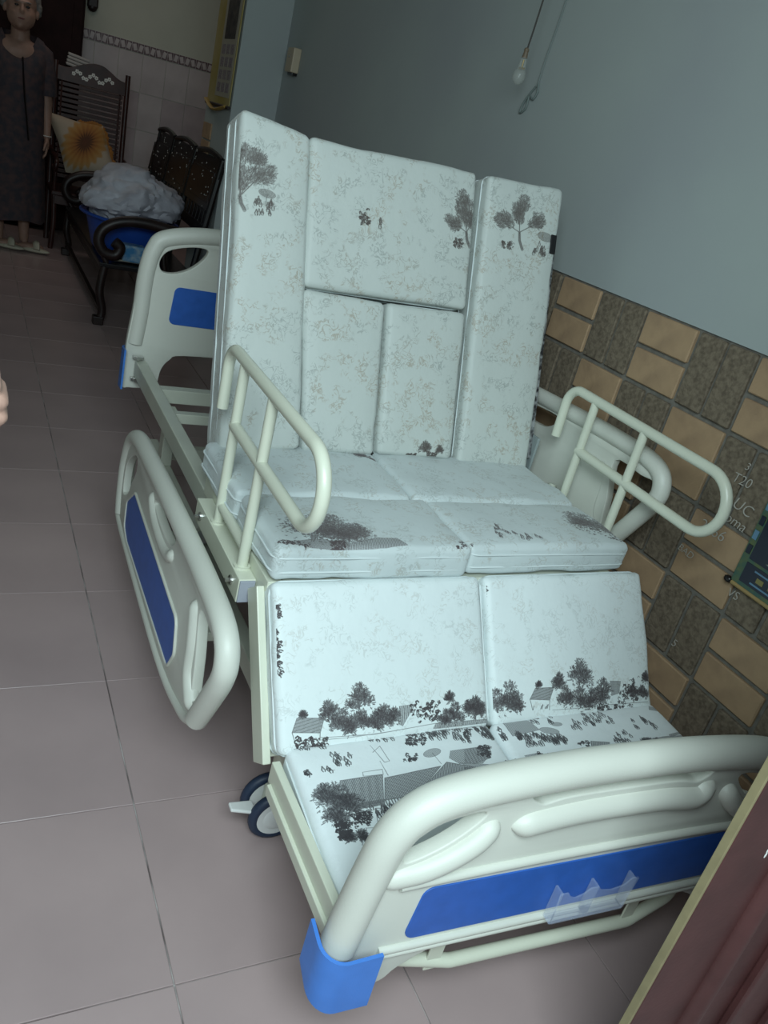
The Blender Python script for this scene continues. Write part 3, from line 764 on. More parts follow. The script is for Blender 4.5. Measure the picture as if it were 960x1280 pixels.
outerH = [(0, .545), (-.27, .538), (-.318, .518), (-.343, .48), (-.352, .425), (-.375, .412), (-.44, .408), (-.462, .42), (-.460, .56), (-.452, .66), (-.440, .80), (-.415, .885), (-.375, .930), (-.24, .962), (0, .97)]
rimH = [(-.436, .56), (-.428, .66), (-.424, .79), (-.408, .872), (-.372, .912), (-.24, .940), (0, .950)]
holesH = [[(-.392, .835), (-.374, .872), (-.33, .893), (-.27, .905), (-.236, .898), (-.245, .868), (-.285, .828), (-.335, .805), (-.378, .806)]]
head, fH = board('headboard', 2.74, 0, 0, outerH, .027, rimH, holesH, [(0, .640), (-.337, .642), (-.328, .765), (0, .775)], None,
      dict(front=.034, back=-.050, ft=.54, bt=.545, fb=.405, bb=.41), 'head')
# clear card holder on the footboard
bm = bmesh.new()
hp = [(-.062, .250), (.092, .250), (.100, .325), (.085, .327), (.072, .312), (.045, .307), (.022, .312), (.012, .322), (-.004, .322), (-.016, .311), (-.032, .306), (-.044, .311), (-.052, .322), (-.068, .322)]
bm = slab(hp, [], .003, lambda u, v, t: fF(u, v, t-.036), .0005); ch = bm_obj('card_holder', bm, M_clear, foot, label='clear plastic twin card holder')
for u in (-.064, .012, .095):
    bm = bmesh.new(); box(bm, u-.002, u+.002, -.036, -.018, .250, .322)
    for v in bm.verts: v.co = fF(v.co.x, v.co.z, v.co.y)
    bm_obj('holder_side', bm, M_clear, ch)
bm = bmesh.new(); box(bm, -.064, .095, -.036, -.018, .249, .252)
for v in bm.verts: v.co = fF(v.co.x, v.co.z, v.co.y)
bm_obj('holder_floor', bm, M_clear, ch)
# tubular bar under the footboard
def zf(u, t, z): q = fF(u, z, t); return q
bar = tubeo('lower_bumper_bar', fillet([zf(-.30, .04, .215), zf(-.325, .03, .155), zf(-.20, .012, .135), zf(.20, .012, .128), zf(.325, .03, .155), zf(.30, .04, .235)], [0, .03, .05, .05, .03, 0], 6), .0125, M_cream, bed, 14)
for u in (-.235, .195):
    bm = bmesh.new(); box(bm, u-.014, u+.014, .010, .014, .125, .262, .001)
    for v in bm.verts: v.co = fF(v.co.x, v.co.z, v.co.y)
    bm_obj('bar_bracket', bm, M_cream, bed)
# bolts at the headboard
for dz in (0, .075):
    bm = bmesh.new(); box(bm, .530, .565, 2.700, 2.716, .515-dz, .525-dz, .001); cyl(bm, (.545, 2.69, .520-dz), (.545, 2.70, .520-dz), .007, seg=6); bm_obj('corner_bolt', bm, M_steel, bed)
# castors
def castor(x, y, side):
    c = bm = bmesh.new(); cyl(bm, (x, y, .10), (x, y, .232), .018); box(bm, x-.022, x+.022, y-.012, y+.012, .055, .115, .006); c = bm_obj('castor', bm, M_cream, bed, True)
    for k in (-1, 1):
        yy = y + k*.029
        ring = [Vector((x+.048*math.cos(t), yy, .060+.048*math.sin(t))) for t in np.linspace(0, 2*math.pi, 28, endpoint=False)]
        bm = bmesh.new(); sweep(bm, ring, .0115, 10, True); bm_obj('tyre', bm, M_navy, c, True, 'dark navy rubber tyre')
        bm = bmesh.new(); cyl(bm, (x, yy-.010, .060), (x, yy+.010, .060), .043, seg=32); cyl(bm, (x, yy+k*.010, .060), (x, yy+k*.013, .060), .030, .022, 24); bm_obj('wheel_disc', bm, M_white, c, True)
    if side:
        bm = bmesh.new(); box(bm, x-.098, x-.045, y-.030, y+.004, .070, .078, .003)
        for v in bm.verts:
            if v.co.x < x-.08: v.co.z += .010; v.co.y += .006*(1 if v.co.y < y-.012 else -1)
        box(bm, x-.06, x-.012, y-.018, y-.006, .066, .074, .002)
        bm_obj('brake_pedal', bm, M_white, c, False, 'white brake pedal')
for x, y, sd in ((.612, 1.155, True), (1.34, 1.155, False), (.612, 2.53, False), (1.34, 2.53, False)): castor(x, y, sd)

# ================================================================ the sectional mattress
mattress = empty('mattress', (XC, 1.46, .56), 'pale toile printed mattress in padded sections following the raised bed', 'mattress')
def samples(L, r, step):
    k = max(1, int((L-2*r)/step)); return [0, r*.3, r*.65] + [r+(L-2*r)*i/k for i in range(k+1)] + [L-r*.65, L-r*.3, L]
def cushion(key, F, quad, t, label=None, r=.014, amp=.0025, seed=0, pipe=True, step=.028, sag=0.0):
    """quad: bl, br, tr, tl in (u, w) on the visible face; thickness t goes away from it"""
    bl, br, tr, tl = [Vector((a, b)) for a, b in quad]
    LU = ((br-bl).length+(tr-tl).length)/2; LW = ((tl-bl).length+(tr-br).length)/2
    A, B_, C_ = samples(LU, r, step), samples(LW, r, step), samples(t, r*.9, .03); dims = (LU, LW, t)
    bm = bmesh.new(); cache = {}
    off = Vector((seed*7.3, seed*3.1, 0))
    def V(a, b, c):
        k = (round(a, 5), round(b, 5), round(c, 5))
        if k in cache: return cache[k]
        p = Vector((a, b, c)); q = Vector([min(max(p[i], r), dims[i]-r) for i in range(3)]); d = p-q
        if d.length > 1e-7: p = q + d.normalized()*r
        nn = d.normalized() if d.length > 1e-7 else Vector((0, 0, -1))
        edge = min(a, LU-a, b, LW-b); e = 1.0 if edge > .05 else 1.6
        p += nn*(noise.noise(Vector((a*9, b*9, c*9))+off)*amp*e + noise.noise(Vector((a*38, b*38, c*30))+off)*amp*.45*e)
        bulge = .005*(1-(2*a/LU-1)**4)*(1-(2*b/LW-1)**4)
        fa, fb = p.x/LU, p.y/LW
        uv = (bl*(1-fa)+br*fa)*(1-fb) + (tl*(1-fa)+tr*fa)*fb
        dep = p.z if c > t*.5 else p.z - bulge*(1-c/t)
        dz = -sag*math.sin(math.pi*min(1, max(0, fa)))
        v = bm.verts.new(gp(F, uv.x, uv.y, -dep)+Vector((0, 0, dz))); cache[k] = (v, uv); return cache[k]
    lay = bm.loops.layers.uv.new('print'); im = IM[key][1]
    def quadf(cs, front):
        vv = [V(*c) for c in cs]
        try: f = bm.faces.new([q[0] for q in vv])
        except ValueError: return
        f.smooth = True
        for lp, q in zip(f.loops, vv):
            lp[lay].uv = ((q[1].x*1000-im.u0)/(im.u1-im.u0), (q[1].y*1000-im.w0)/(im.w1-im.w0)) if front else (-3, -3)
    for i in range(len(A)-1):
        for j in range(len(B_)-1):
            a0, a1, b0, b1 = A[i], A[i+1], B_[j], B_[j+1]
            quadf([(a0, b0, 0), (a1, b0, 0), (a1, b1, 0), (a0, b1, 0)], True); quadf([(a0, b1, t), (a1, b1, t), (a1, b0, t), (a0, b0, t)], False)
    for i in range(len(A)-1):
        for j in range(len(C_)-1):
            a0, a1, c0, c1 = A[i], A[i+1], C_[j], C_[j+1]
            quadf([(a0, 0, c1), (a1, 0, c1), (a1, 0, c0), (a0, 0, c0)], False); quadf([(a0, LW, c0), (a1, LW, c0), (a1, LW, c1), (a0, LW, c1)], False)
    for i in range(len(B_)-1):
        for j in range(len(C_)-1):
            a0, a1, c0, c1 = B_[i], B_[i+1], C_[j], C_[j+1]
            quadf([(0, a0, c0), (0, a1, c0), (0, a1, c1), (0, a0, c1)], False); quadf([(LU, a0, c1), (LU, a1, c1), (LU, a1, c0), (LU, a0, c0)], False)
    bmesh.ops.recalc_face_normals(bm, faces=bm.faces)
    me = bpy.data.meshes.new('padded_section'); bm.to_mesh(me); bm.free()
    o = me_obj('padded_section', me, FAB[key], mattress, False, label)
    if pipe:
        for dep in (t*.30, t*.72):
            q = rpoly([tuple(bl), tuple(br), tuple(tr), tuple(tl)], r*1.6, 4)
            cu = Vector(((bl.x+tr.x)/2, (bl.y+tr.y)/2)); pth = []
            for k, (a, b) in enumerate(q):
                d = Vector((a, b))-cu; g = 1.0+.0012/d.length; z_ = -sag*math.sin(math.pi*min(1, max(0, (a-bl.x)/LU)))
                pth.append(gp(F, cu.x+d.x*g, cu.y+d.y*g, -dep+.002*noise.noise(Vector((a*20, b*20, dep*50))))+Vector((0, 0, z_)))
            bm = bmesh.new(); sweep(bm, pth, .0021, 6, True); bm_obj('piping', bm, M_pipe, o, True)
    return o
TB = .125
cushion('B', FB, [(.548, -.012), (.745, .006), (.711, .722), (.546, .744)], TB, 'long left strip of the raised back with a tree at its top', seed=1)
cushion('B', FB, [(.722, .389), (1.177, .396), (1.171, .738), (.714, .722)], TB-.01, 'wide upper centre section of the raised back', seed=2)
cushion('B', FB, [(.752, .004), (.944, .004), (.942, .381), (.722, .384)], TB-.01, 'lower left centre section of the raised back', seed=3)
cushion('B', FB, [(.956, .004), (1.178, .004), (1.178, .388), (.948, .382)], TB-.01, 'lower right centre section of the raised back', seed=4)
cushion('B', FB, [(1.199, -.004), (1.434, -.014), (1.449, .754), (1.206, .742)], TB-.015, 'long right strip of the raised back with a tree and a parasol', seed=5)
TS = .072
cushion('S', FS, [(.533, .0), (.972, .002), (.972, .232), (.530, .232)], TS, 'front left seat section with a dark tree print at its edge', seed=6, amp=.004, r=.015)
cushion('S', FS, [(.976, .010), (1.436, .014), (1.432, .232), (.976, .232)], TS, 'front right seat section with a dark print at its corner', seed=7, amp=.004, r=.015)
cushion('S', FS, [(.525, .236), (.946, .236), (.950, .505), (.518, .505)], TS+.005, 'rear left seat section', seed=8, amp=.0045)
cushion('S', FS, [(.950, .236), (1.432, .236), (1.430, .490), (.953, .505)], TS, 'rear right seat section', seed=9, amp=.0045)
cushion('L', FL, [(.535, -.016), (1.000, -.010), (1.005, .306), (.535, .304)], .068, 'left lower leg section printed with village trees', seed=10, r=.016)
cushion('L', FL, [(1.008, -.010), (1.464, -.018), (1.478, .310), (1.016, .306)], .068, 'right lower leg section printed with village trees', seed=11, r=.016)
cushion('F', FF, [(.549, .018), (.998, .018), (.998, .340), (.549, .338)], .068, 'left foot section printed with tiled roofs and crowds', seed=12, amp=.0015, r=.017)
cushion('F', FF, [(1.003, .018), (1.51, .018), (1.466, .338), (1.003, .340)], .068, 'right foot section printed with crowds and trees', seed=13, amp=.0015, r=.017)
# patches of printed cloth edge and strap on the right strip
M_print = mat('dark_print_cloth', (.02, .018, .02), .6, col2=(.30, .31, .31), vscale=70)
plate('strap_tab', FB, 1.418, 1.437, .578, .628, .004, .008, M_black, mattress)
plate('printed_side_cloth', FB, 1.438, 1.4515, .02, .70, -.095, -.012, M_print, mattress)

# ================================================================ things on the walls
M_yel = mat('calendar_yellow', (.34, .27, .07), .6, col2=(.40, .34, .16), vscale=5)
M_cal = mat('calendar_cream', (.36, .34, .27), .6)
M_dark = mat('dark_print', (.025, .025, .028), .5, col2=(.09, .08, .07), vscale=30)
M_month = mat('month_grid_print', (.16, .13, .15), .6, col2=(.34, .31, .30), vscale=150)
cal = empty('wall_calendar', (SX-.01, 5.27, 1.33), 'tall yellow calendar with rows of month blocks hanging on the pillar', 'calendar')
boxo('calendar_sheet', SX-.012, SX-.006, 5.04, 5.55, 1.315, 2.25, M_yel, cal, .001)
boxo('month_page', SX-.0135, SX-.012, 5.06, 5.38, 1.36, 2.25, M_cal, cal, .0003, 'pale printed area')
boxo('picture_panel', SX-.0148, SX-.0135, 5.10, 5.33, 1.66, 2.25, M_dark, cal, .0003, 'dark picture')
for k in range(4):
    for j in range(3):
        boxo('month_block', SX-.0145, SX-.0135, 5.09+j*.092, 5.09+j*.092+.072, 1.385+k*.066, 1.385+k*.066+.050, M_month, cal, .0002)
tubeo('bottom_rod', [(SX-.012, 5.03, 1.312), (SX-.012, 5.56, 1.312)], .010, M_wood, cal, 10)
bm = bmesh.new(); sweep(bm, catmull([(SX-.016, 5.08, 1.315), (SX-.03, 5.30, 1.285), (SX-.02, 5.54, 1.33)], 6), .016, 8, flat=.5); bm_obj('curled_hem', bm, mat('amber_hem', (.40, .25, .05), .5), cal, True, 'amber curled lower hem')
# cream switch box
sw = empty('wall_switch', (WX, 4.81, 1.56), 'small cream electric fitting on the pale blue wall near the pillar', 'switch')
M_cr = mat('aged_cream_plastic', (.50, .42, .30), .5)
boxo('switch_body', WX-.045, WX, 4.755, 4.862, 1.565, 1.685, M_cr, sw, .006); boxo('switch_base', WX-.03, WX, 4.77, 4.85, 1.552, 1.567, M_black, sw, .003)
bm = bmesh.new(); cyl(bm, (WX-.05, 4.81, 1.64), (WX-.045, 4.81, 1.64), .006); bm_obj('screw', bm, M_steel, sw)
# bulb on its wire
M_cord = mat('dark_cord', (.05, .045, .04), .7)
M_glass = mat('bulb_glass', (.55, .57, .52), .1, alpha=.22)
bx_, by_ = 1.515, 2.41
bulb = empty('light_bulb', (bx_, by_, 1.62), 'small clear unlit bulb hanging on a dark cord before the pale blue wall', 'light bulb')
tubeo('cord', catmull([(bx_-.02, by_-.10, 2.95), (bx_-.006, by_-.05, 2.3), (bx_, by_-.016, 1.85), (bx_+.001, by_, 1.695)], 5), .0026, M_cord, bulb, 8)
bm = bmesh.new(); cyl(bm, (bx_, by_, 1.676), (bx_, by_, 1.70), .009, .006); ball(bm, (bx_, by_, 1.698), .008); bm_obj('bulb_cap', bm, mat('brown_bulb_cap', (.16, .12, .08), .5), bulb, True)
bm = bmesh.new(); ball(bm, (bx_+.001, by_+.004, 1.628), (.020, .020, .026), 3); cyl(bm, (bx_, by_+.001, 1.645), (bx_, by_, 1.678), .014, .009); bm_obj('glass_envelope', bm, M_glass, bulb, True)
bm = bmesh.new(); cyl(bm, (bx_, by_, 1.650), (bx_, by_, 1.672), .003); box(bm, bx_-.004, bx_+.004, by_-.010, by_+.010, 1.646, 1.651); bm_obj('filament_stem', bm, mat('brass_stem', (.30, .20, .06), .4, metal=.6), bulb)
# shadow of the bulb and its cord, modelled as grey strands on the wall
cp = empty('bulb_cord_shadow', (WX-.012, 2.44, 1.55), 'thin grey strands standing in for the shadow of bulb and cord on the pale blue wall', 'cord')
tubeo('cord', catmull([(WX-.006, 2.37, 2.95), (WX-.006, 2.42, 1.95), (WX-.006, 2.445, 1.70), (WX-.007, 2.447, 1.63)], 5), .0022, mat('cord_shadow_grey', (.20, .24, .23), .8), cp, 6)  # strand drawn as the bulb cord's shadow, shade put into its grey
tubeo('loop', catmull([(WX-.007, 2.447, 1.63), (WX-.007, 2.438, 1.605), (WX-.007, 2.452, 1.582), (WX-.007, 2.476, 1.592), (WX-.007, 2.478, 1.555), (WX-.007, 2.505, 1.540), (WX-.007, 2.495, 1.575), (WX-.007, 2.455, 1.62)], 5), .0032, mat('bulb_shadow_grey', (.17, .21, .20), .8), cp, 6)
# hanging scroll low on the tiled wall
sc = empty('wall_scroll', (WX-.02, .85, .64), 'dark blue scroll picture with green border and bamboo rod low on the tiled wall', 'scroll')
M_nav = mat('scroll_navy', (.010, .014, .03), .35); M_grn = mat('scroll_green', (.035, .10, .08), .4, col2=(.10, .13, .05), vscale=50); M_gold = mat('scroll_gold', (.22, .19, .06), .4); M_lb = mat('scroll_light_blue', (.12, .24, .36), .4); M_wh = mat('scroll_white', (.45, .5, .45), .5, col2=(.10, .12, .10), vscale=80)
xs = WX-.020
boxo('scroll_sheet', xs, xs+.004, .55, 1.078, .645, 1.05, M_grn, sc, .0005)
boxo('dark_picture_field', xs-.0012, xs, .57, 1.058, .712, 1.04, M_nav, sc, .0003)
boxo('text_band', xs-.0012, xs, .57, 1.058, .655, .704, M_nav, sc, .0003)
for z in (.662, .692): boxo('blue_stripe', xs-.002, xs-.0012, .58, 1.030, z, z+.004, M_lb, sc, .0002)
for k in range(12): boxo('gold_lettering', xs-.002, xs-.0012, 1.018-k*.034-random.uniform(.014, .024), 1.018-k*.034, .672, .684, M_gold, sc, .0002)
for k in range(9): boxo('border_link', xs-.002, xs-.0006, 1.062, 1.074, .72+k*.036, .742+k*.036, M_lb if k % 2 else M_nav, sc, .0002)
bm = bmesh.new()
for k in range(9): 
    t = k/8; ball(bm, (xs-.001, .985-.02*math.sin(t*3), .745+.09*t), (.0012, .018*math.sin(.4+t*2.2), .010), 2)
for k in range(5): ball(bm, (xs-.001, 1.010-k*.012, .722+.003*(k % 2)), (.001, .005, .002), 1)
bm_obj('white_swirl', bm, M_wh, sc, True, 'white painted swirl')
tubeo('rod', [(xs+.004, .55, .640), (xs+.004, 1.078, .640)], .006, mat('bamboo_rod', (.36, .25, .10), .5), sc, 10)
bm = bmesh.new(); ball(bm, (xs+.002, 1.085, .641), (.009, .012, .009), 2); bm_obj('rod_knob', bm, M_black, sc, True, 'black rod knob')
# pendulum clock whose foot shows at the top
ck = empty('wall_clock', (.95, FY, 1.74), 'dark wooden clock case ending in a rounded foot high on the far wall', 'clock')
boxo('clock_case', .915, .998, FY-.06, FY-.007, 1.76, 2.3, M_wood, ck, .012)
bm = bmesh.new(); ball(bm, (.957, FY-.035, 1.765), (.038, .026, .035)); bm_obj('clock_foot', bm, M_wood, ck, True)

# ================================================================ dark furniture at the back
cup = empty('wardrobe', (.35, 7.95, 0), 'tall dark wooden wardrobe standing behind the woman against the far wall', 'wardrobe')
M_ward = mat('near_black_wood', (.016, .006, .006), .7, var=.4, vscale=14, spec=.15)
boxo('carcass', -.35, .855, 7.72, FY-.02, 0.03, 2.3, M_ward, cup, .006)
for a, b in ((-.33, .245), (.26, .84)): 
    d = boxo('door', a, b, 7.70, 7.72, .12, 2.2, M_ward, cup, .004); boxo('door_panel', a+.07, b-.07, 7.692, 7.70, .25, 2.05, M_ward, d, .003)
for a in (.235, .27): 
    bm = bmesh.new(); ball(bm, (a, 7.685, 1.1), .014); bm_obj('door_knob', bm, M_steel, cup, True)

def spindle(pts, r, name, m, parent, seg=10): return tubeo(name, catmull(pts, 6), r, m, parent, seg)
# tall slatted chair
ch = empty('slatted_armchair', (.93, 7.35, 0), 'tall reddish rosewood armchair with slatted back and flower carved crest', 'chair')
yb_ = 7.55; lean = .10
def by(z): return yb_ - .10 + lean*(z-.4)/1.0
x0, x1 = .655, 1.190
for x in (x0, x1): spindle([(x, by(.0), 0.0), (x, by(.4), .40), (x, by(.9), .90), (x, by(1.30), 1.315 if x < 1 else 1.335)], .020, 'back_post', M_wood2, ch)
def crest(x0, x1):
    top = [(x0+.015, 1.285), (x0+.10, 1.285), (x0+.19, 1.325), (x0+.27, 1.352), (x0+.34, 1.352), (x0+.40, 1.325), (x0+.46, 1.29), (x1-.015, 1.275)]
    pts = [(p.x, p.y) for p in catmull([(a, b, 0) for a, b in top], 4)]
    return pts + [(x1-.015, 1.185), (x0+.015, 1.19)]
bm = slab(crest(x0, x1), [], .024, lambda u, v, t: Vector((u, by(v)+t, v)), .003); cr = bm_obj('crest_rail', bm, M_wood2, ch)
for k in range(13):
    bm = bmesh.new(); x = x0+.13+k*.024; z = 1.252+.022*math.sin(k*1.3)
    for j in range(5): a = j*1.257+k; ball(bm, (x+.009*math.cos(a), by(z)-.0135, z+.009*math.sin(a)), (.007, .002, .007), 1)
    bm_obj('flower_inlay', bm, M_pearl, cr, True, 'pale flower inlay')
sl = bmesh.new()
sm = tile_mesh('back_slat', x1-x0-.06, .010, .026, M_wood2, .002)
for k in range(19):
    z = 1.165-k*.037
    o = bpy.data.objects.new('back_slat', sm); COL.objects.link(o); o.parent = ch; o.location = Vector(((x0+x1)/2, by(z), z)) - ch.location
sl.free()
for x in (x0+.05, x1-.05): spindle([(x, by(.45), .45), (x, by(.8), .80), (x, by(1.19), 1.19)], .008, 'inner_stile', M_pearl if False else M_wood2, ch, 8)
boxo('seat', x0-.02, x1+.03, 6.98, 7.50, .405, .435, M_wood2, ch, .006); boxo('seat_apron', x0, x1+.01, 6.99, 7.01, .34, .405, M_wood2, ch, .004)
for x in (x0, x1+.01): spindle([(x, 7.02, 0), (x+.01, 7.01, .2), (x, 7.02, .41)], .019, 'leg', M_wood2, ch); spindle([(x, 7.02, .43), (x, 7.0, .55), (x, 6.99, .64)], .014, 'arm_support', M_wood2, ch)
for x in (x0-.01, x1+.02): tubeo('armrest', catmull([(x, by(.7), .70), (x, 7.30, .685), (x+.01, 7.08, .67), (x+.01, 6.97, .645), (x+.005, 6.965, .60), (x+.005, 7.01, .585), (x, 7.04, .61)], 6), .018, M_wood2, ch, 10)
# sunflower cushion
def pillow(name, c, ux, uz, w, h, t, m, parent=None):
    ux = Vector(ux).normalized(); uz = Vector(uz).normalized(); un = ux.cross(uz).normalized(); bm = bmesh.new(); n = 16; V = {}
    for s in (1, -1):
        for i in range(n+1):
            for j in range(n+1):
                a, b = 2*i/n-1, 2*j/n-1; edge = abs(a) == 1 or abs(b) == 1
                if edge and (0, i, j) in V: V[(s, i, j)] = V[(0, i, j)]; continue
                k = (1-a**4)*(1-b**4); pin = 1-.08*(1-abs(a*b))*max(abs(a), abs(b))**3
                p = Vector(c)+ux*a*w/2*pin+uz*b*h/2*pin+un*s*(t/2*k**.6 if k > 0 else 0)+un*.004*noise.noise(Vector((a*3, b*3, s)))
                v = bm.verts.new(p); V[(s, i, j)] = v
                if edge: V[(0, i, j)] = v
        for i in range(n):
            for j in range(n):
                try: bm.faces.new((V[(s, i, j)], V[(s, i+1, j)], V[(s, i+1, j+1)], V[(s, i, j+1)]))
                except ValueError: pass
    o = bm_obj(name, bm, m, parent, True); return o, ux, uz, un
M_pil = mat('cream_cushion', (.40, .33, .25), .8, bump=.3, bscale=60)
def sunflower_mat():
    M = M_pil.copy(); M.name = 'sunflower_cushion'; nt = M.node_tree; b = nt.nodes['Principled BSDF']; L = nt.links.new
    def N(t, **kw):
        n = nt.nodes.new(t)
        for a, v in kw.items(): setattr(n, a, v)
        return n
    uv = N('ShaderNodeUVMap', uv_map='print'); mp = N('ShaderNodeVectorMath', operation='SUBTRACT'); L(uv.outputs[0], mp.inputs[0]); mp.inputs[1].default_value = (.5, .56, 0)
    ln = N('ShaderNodeVectorMath', operation='LENGTH'); L(mp.outputs[0], ln.inputs[0])
    sp = N('ShaderNodeSeparateXYZ'); L(mp.outputs[0], sp.inputs[0]); at = N('ShaderNodeMath', operation='ARCTAN2'); L(sp.outputs[1], at.inputs[0]); L(sp.outputs[0], at.inputs[1])
    m1 = N('ShaderNodeMath', operation='MULTIPLY'); L(at.outputs[0], m1.inputs[0]); m1.inputs[1].default_value = 20
    sn = N('ShaderNodeMath', operation='SINE'); L(m1.outputs[0], sn.inputs[0]); m2 = N('ShaderNodeMath', operation='MULTIPLY_ADD'); L(sn.outputs[0], m2.inputs[0]); m2.inputs[1].default_value = .03; L(ln.outputs[1], m2.inputs[2])
    cr = N('ShaderNodeValToRGB'); L(m2.outputs[0], cr.inputs[0]); e = cr.color_ramp.elements; e[0].position = 0; e[0].color = (.10, .03, .01, 1); e[1].position = .41; e[1].color = (.40, .33, .25, 1)
    for p, c in ((.10, (.08, .03, .01, 1)), (.16, (.24, .09, .02, 1)), (.28, (.36, .17, .04, 1)), (.37, (.38, .22, .08, 1))): q = e.new(p); q.color = c
    L(cr.outputs[0], b.inputs['Base Color']); return M
M_sun = sunflower_mat()
pl = empty('sunflower_cushion', (.86, 7.05, .44), 'cream cushion printed with an orange sunflower leaning on the slatted armchair', 'cushion')
pc = Vector((.855, 7.085, .765)); o, ux, uz, un = pillow('cushion_cover', pc, (1, -.10, -.02), (-.36, .42, .95), .40, .44, .13, M_sun, pl)
me = o.data; lay = me.uv_layers.new(name='print')
inv = Matrix((ux, uz, un))
for lp in me.loops:
    d = (me.vertices[lp.vertex_index].co - pc); lay.data[lp.index].uv = (d.dot(ux)/.40+.5, d.dot(uz)/.44+.5)
bm = bmesh.new()
for k in range(18): a = k/17; p = pc+ux*(.17+.02*math.sin(k*9))+uz*(.20-.26*a)+un*-.0; ball(bm, p+Vector((.008, .01, 0)), (.024, .012, .026), 1)
for k in range(9): p = pc+ux*(.17-.14*k/8)+uz*(.205+.010*math.sin(k*7)); ball(bm, p, (.022, .010, .022), 1)
bm_obj('ruffle', bm, mat('amber_ruffle', (.30, .12, .02), .8), pl, True, 'amber ruffle along the edge')
tw_ = empty('folded_cloth', (.86, 7.68, 1.30), 'small folded white cloth showing above the crest of the slatted armchair', 'cloth')
bm = bmesh.new()
for k in range(4): box(bm, .735+.004*k, .925-.005*k, 7.62, 7.68, 1.300+.024*k, 1.322+.024*k, .008)
for v in bm.verts: v.co.z += (v.co.x-.735)*-.12
bm_obj('cloth_layers', bm, mat('white_cloth', (.42, .40, .38), .9), tw_, True)

# settee with inlaid back, tub and bag
st = empty('settee', (1.03, 5.95, 0), 'long black lacquered wooden settee with curled arms and inlaid back', 'settee')
ya, yb2 = 4.98, 6.92; xf, xb = .75, 1.28
boxo('seat', xf-.02, xb, ya-.02, yb2-.06, .335, .362, M_black, st, .006)
boxo('seat_apron', xf-.005, xf+.012, ya, yb2-.05, .27, .335, M_wood, st, .004)
boxo('stretcher', xf-.005, xf+.02, ya, yb2-.05, .075, .10, M_wood, st, .004)
for y in (ya, yb2-.07):
    spindle([(xf+.0, y, 0), (xf+.02, y+.005, .08), (xf-.005, y, .2), (xf+.01, y, .34)], .024, 'leg', M_wood, st)
    boxo('foot_block', xf-.03, xf+.03, y-.03, y+.03, 0, .05, M_wood, st, .006)
    spindle([(xb-.02, y, 0), (xb-.02, y, .2), (xb-.02, y, .34)], .024, 'leg', M_wood, st)
    a = catmull([(xb-.02, y, .60), (xb-.16, y, .60), (xb-.32, y, .615), (xf+.08, y, .60), (xf-.01, y, .55), (xf-.035, y, .48), (xf+.0, y, .42), (xf+.06, y, .41), (xf+.085, y, .455), (xf+.05, y, .485)], 6)
    tubeo('curled_arm', a, .031, M_wood, st, 12)
    spindle([(xf+.02, y, .36), (xf+.0, y, .40), (xf+.02, y, .43)], .016, 'arm_support', M_wood, st); spindle([(xb-.18, y, .36), (xb-.20, y, .48), (xb-.18, y, .60)], .016, 'arm_support', M_wood, st)
def sb(z): return xb-.02+.10*(z-.36)/.7
for y in (ya+.02, 5.65, 6.30, yb2-.09): 
    bm = bmesh.new(); sweep(bm, [(sb(.36), y, .36), (sb(.7), y, .70), (sb(1.04), y, 1.035)], .020, 8); bm_obj('back_post', bm, M_black, st, True)
def backpiece(name, y0, y1, z0, z1, t=.02, label=None):
    bm = bmesh.new(); box(bm, -t/2, t/2, y0, y1, z0, z1, .003)
    for v in bm.verts: v.co.x += sb(v.co.z)
    return bm_obj(name, bm, M_black, st, False, label)
backpiece('top_rail', ya, yb2-.06, .93, 1.03); backpiece('lower_rail', ya, yb2-.06, .60, .66)
random.seed(11)
for k in range(24):
    y = ya+.05+k*.0815
    if k % 8 in (0, 7): continue
    backpiece('back_slat', y-.024, y+.030, .655, .935, .014)
for j, (y0, y1) in enumerate(((5.02, 5.62), (5.68, 6.27), (6.33, 6.90))):
    c = (y0+y1)/2; cb = backpiece('carved_panel', y0+.04, y1-.04, .78, .955, .030, 'carved panel with pearl inlay')
    backpiece('carved_panel', y0-.02, y1+.02, .74, .94, .026, 'carved panel with pearl inlay')
    bm = bmesh.new()
    for k in range(22):
        yy = random.uniform(y0+.02, y1-.02); zz = random.uniform(.75, 1.03); ball(bm, (sb(zz)-.0165, yy, zz), (.002, random.uniform(.004, .009), random.uniform(.003, .007)), 1)
    bm_obj('pearl_inlay', bm, M_pearl, cb, True, 'mother of pearl inlay')
    bm = bmesh.new(); sweep(bm, [(sb(1.03), q.y, q.z) for q in catmull([(0, y0, 1.03), (0, y0+.12, 1.045), (0, c, 1.055), (0, y1-.12, 1.045), (0, y1, 1.03)], 5)], .018, 8); bm_obj('crest', bm, M_black, st, True)

M_tub = mat('blue_tub_plastic', (.015, .07, .36), .4)
tub = empty('laundry_tub', (.98, 5.42, .365), 'blue plastic tub standing on the black settee under the plastic bag', 'tub')
def lathe(bm, prof, c, seg=40, sx=1.0, sy=1.0):
    rings = []
    for r, z in prof: rings.append([bm.verts.new((c[0]+r*sx*math.cos(2*math.pi*k/seg), c[1]+r*sy*math.sin(2*math.pi*k/seg), c[2]+z)) for k in range(seg)])
    for a, b in zip(rings[:-1], rings[1:]):
        for k in range(seg): bm.faces.new((a[k], a[(k+1) % seg], b[(k+1) % seg], b[k]))
    bm.faces.new(rings[0]); 
bm = bmesh.new(); lathe(bm, [(.20, 0), (.215, .02), (.258, .19), (.285, .195), (.288, .205), (.255, .205), (.21, .03), (.19, .02)], (.95, 5.42, .365), 40, 1.0, 1.12); bm_obj('tub_body', bm, M_tub, tub, True)
bm = bmesh.new(); ring = [Vector((.95+.287*math.cos(t), 5.42+.321*math.sin(t), .568)) for t in np.linspace(0, 2*math.pi, 40, endpoint=False)]; sweep(bm, ring, .010, 8, True); bm_obj('rim', bm, M_tub, tub, True)
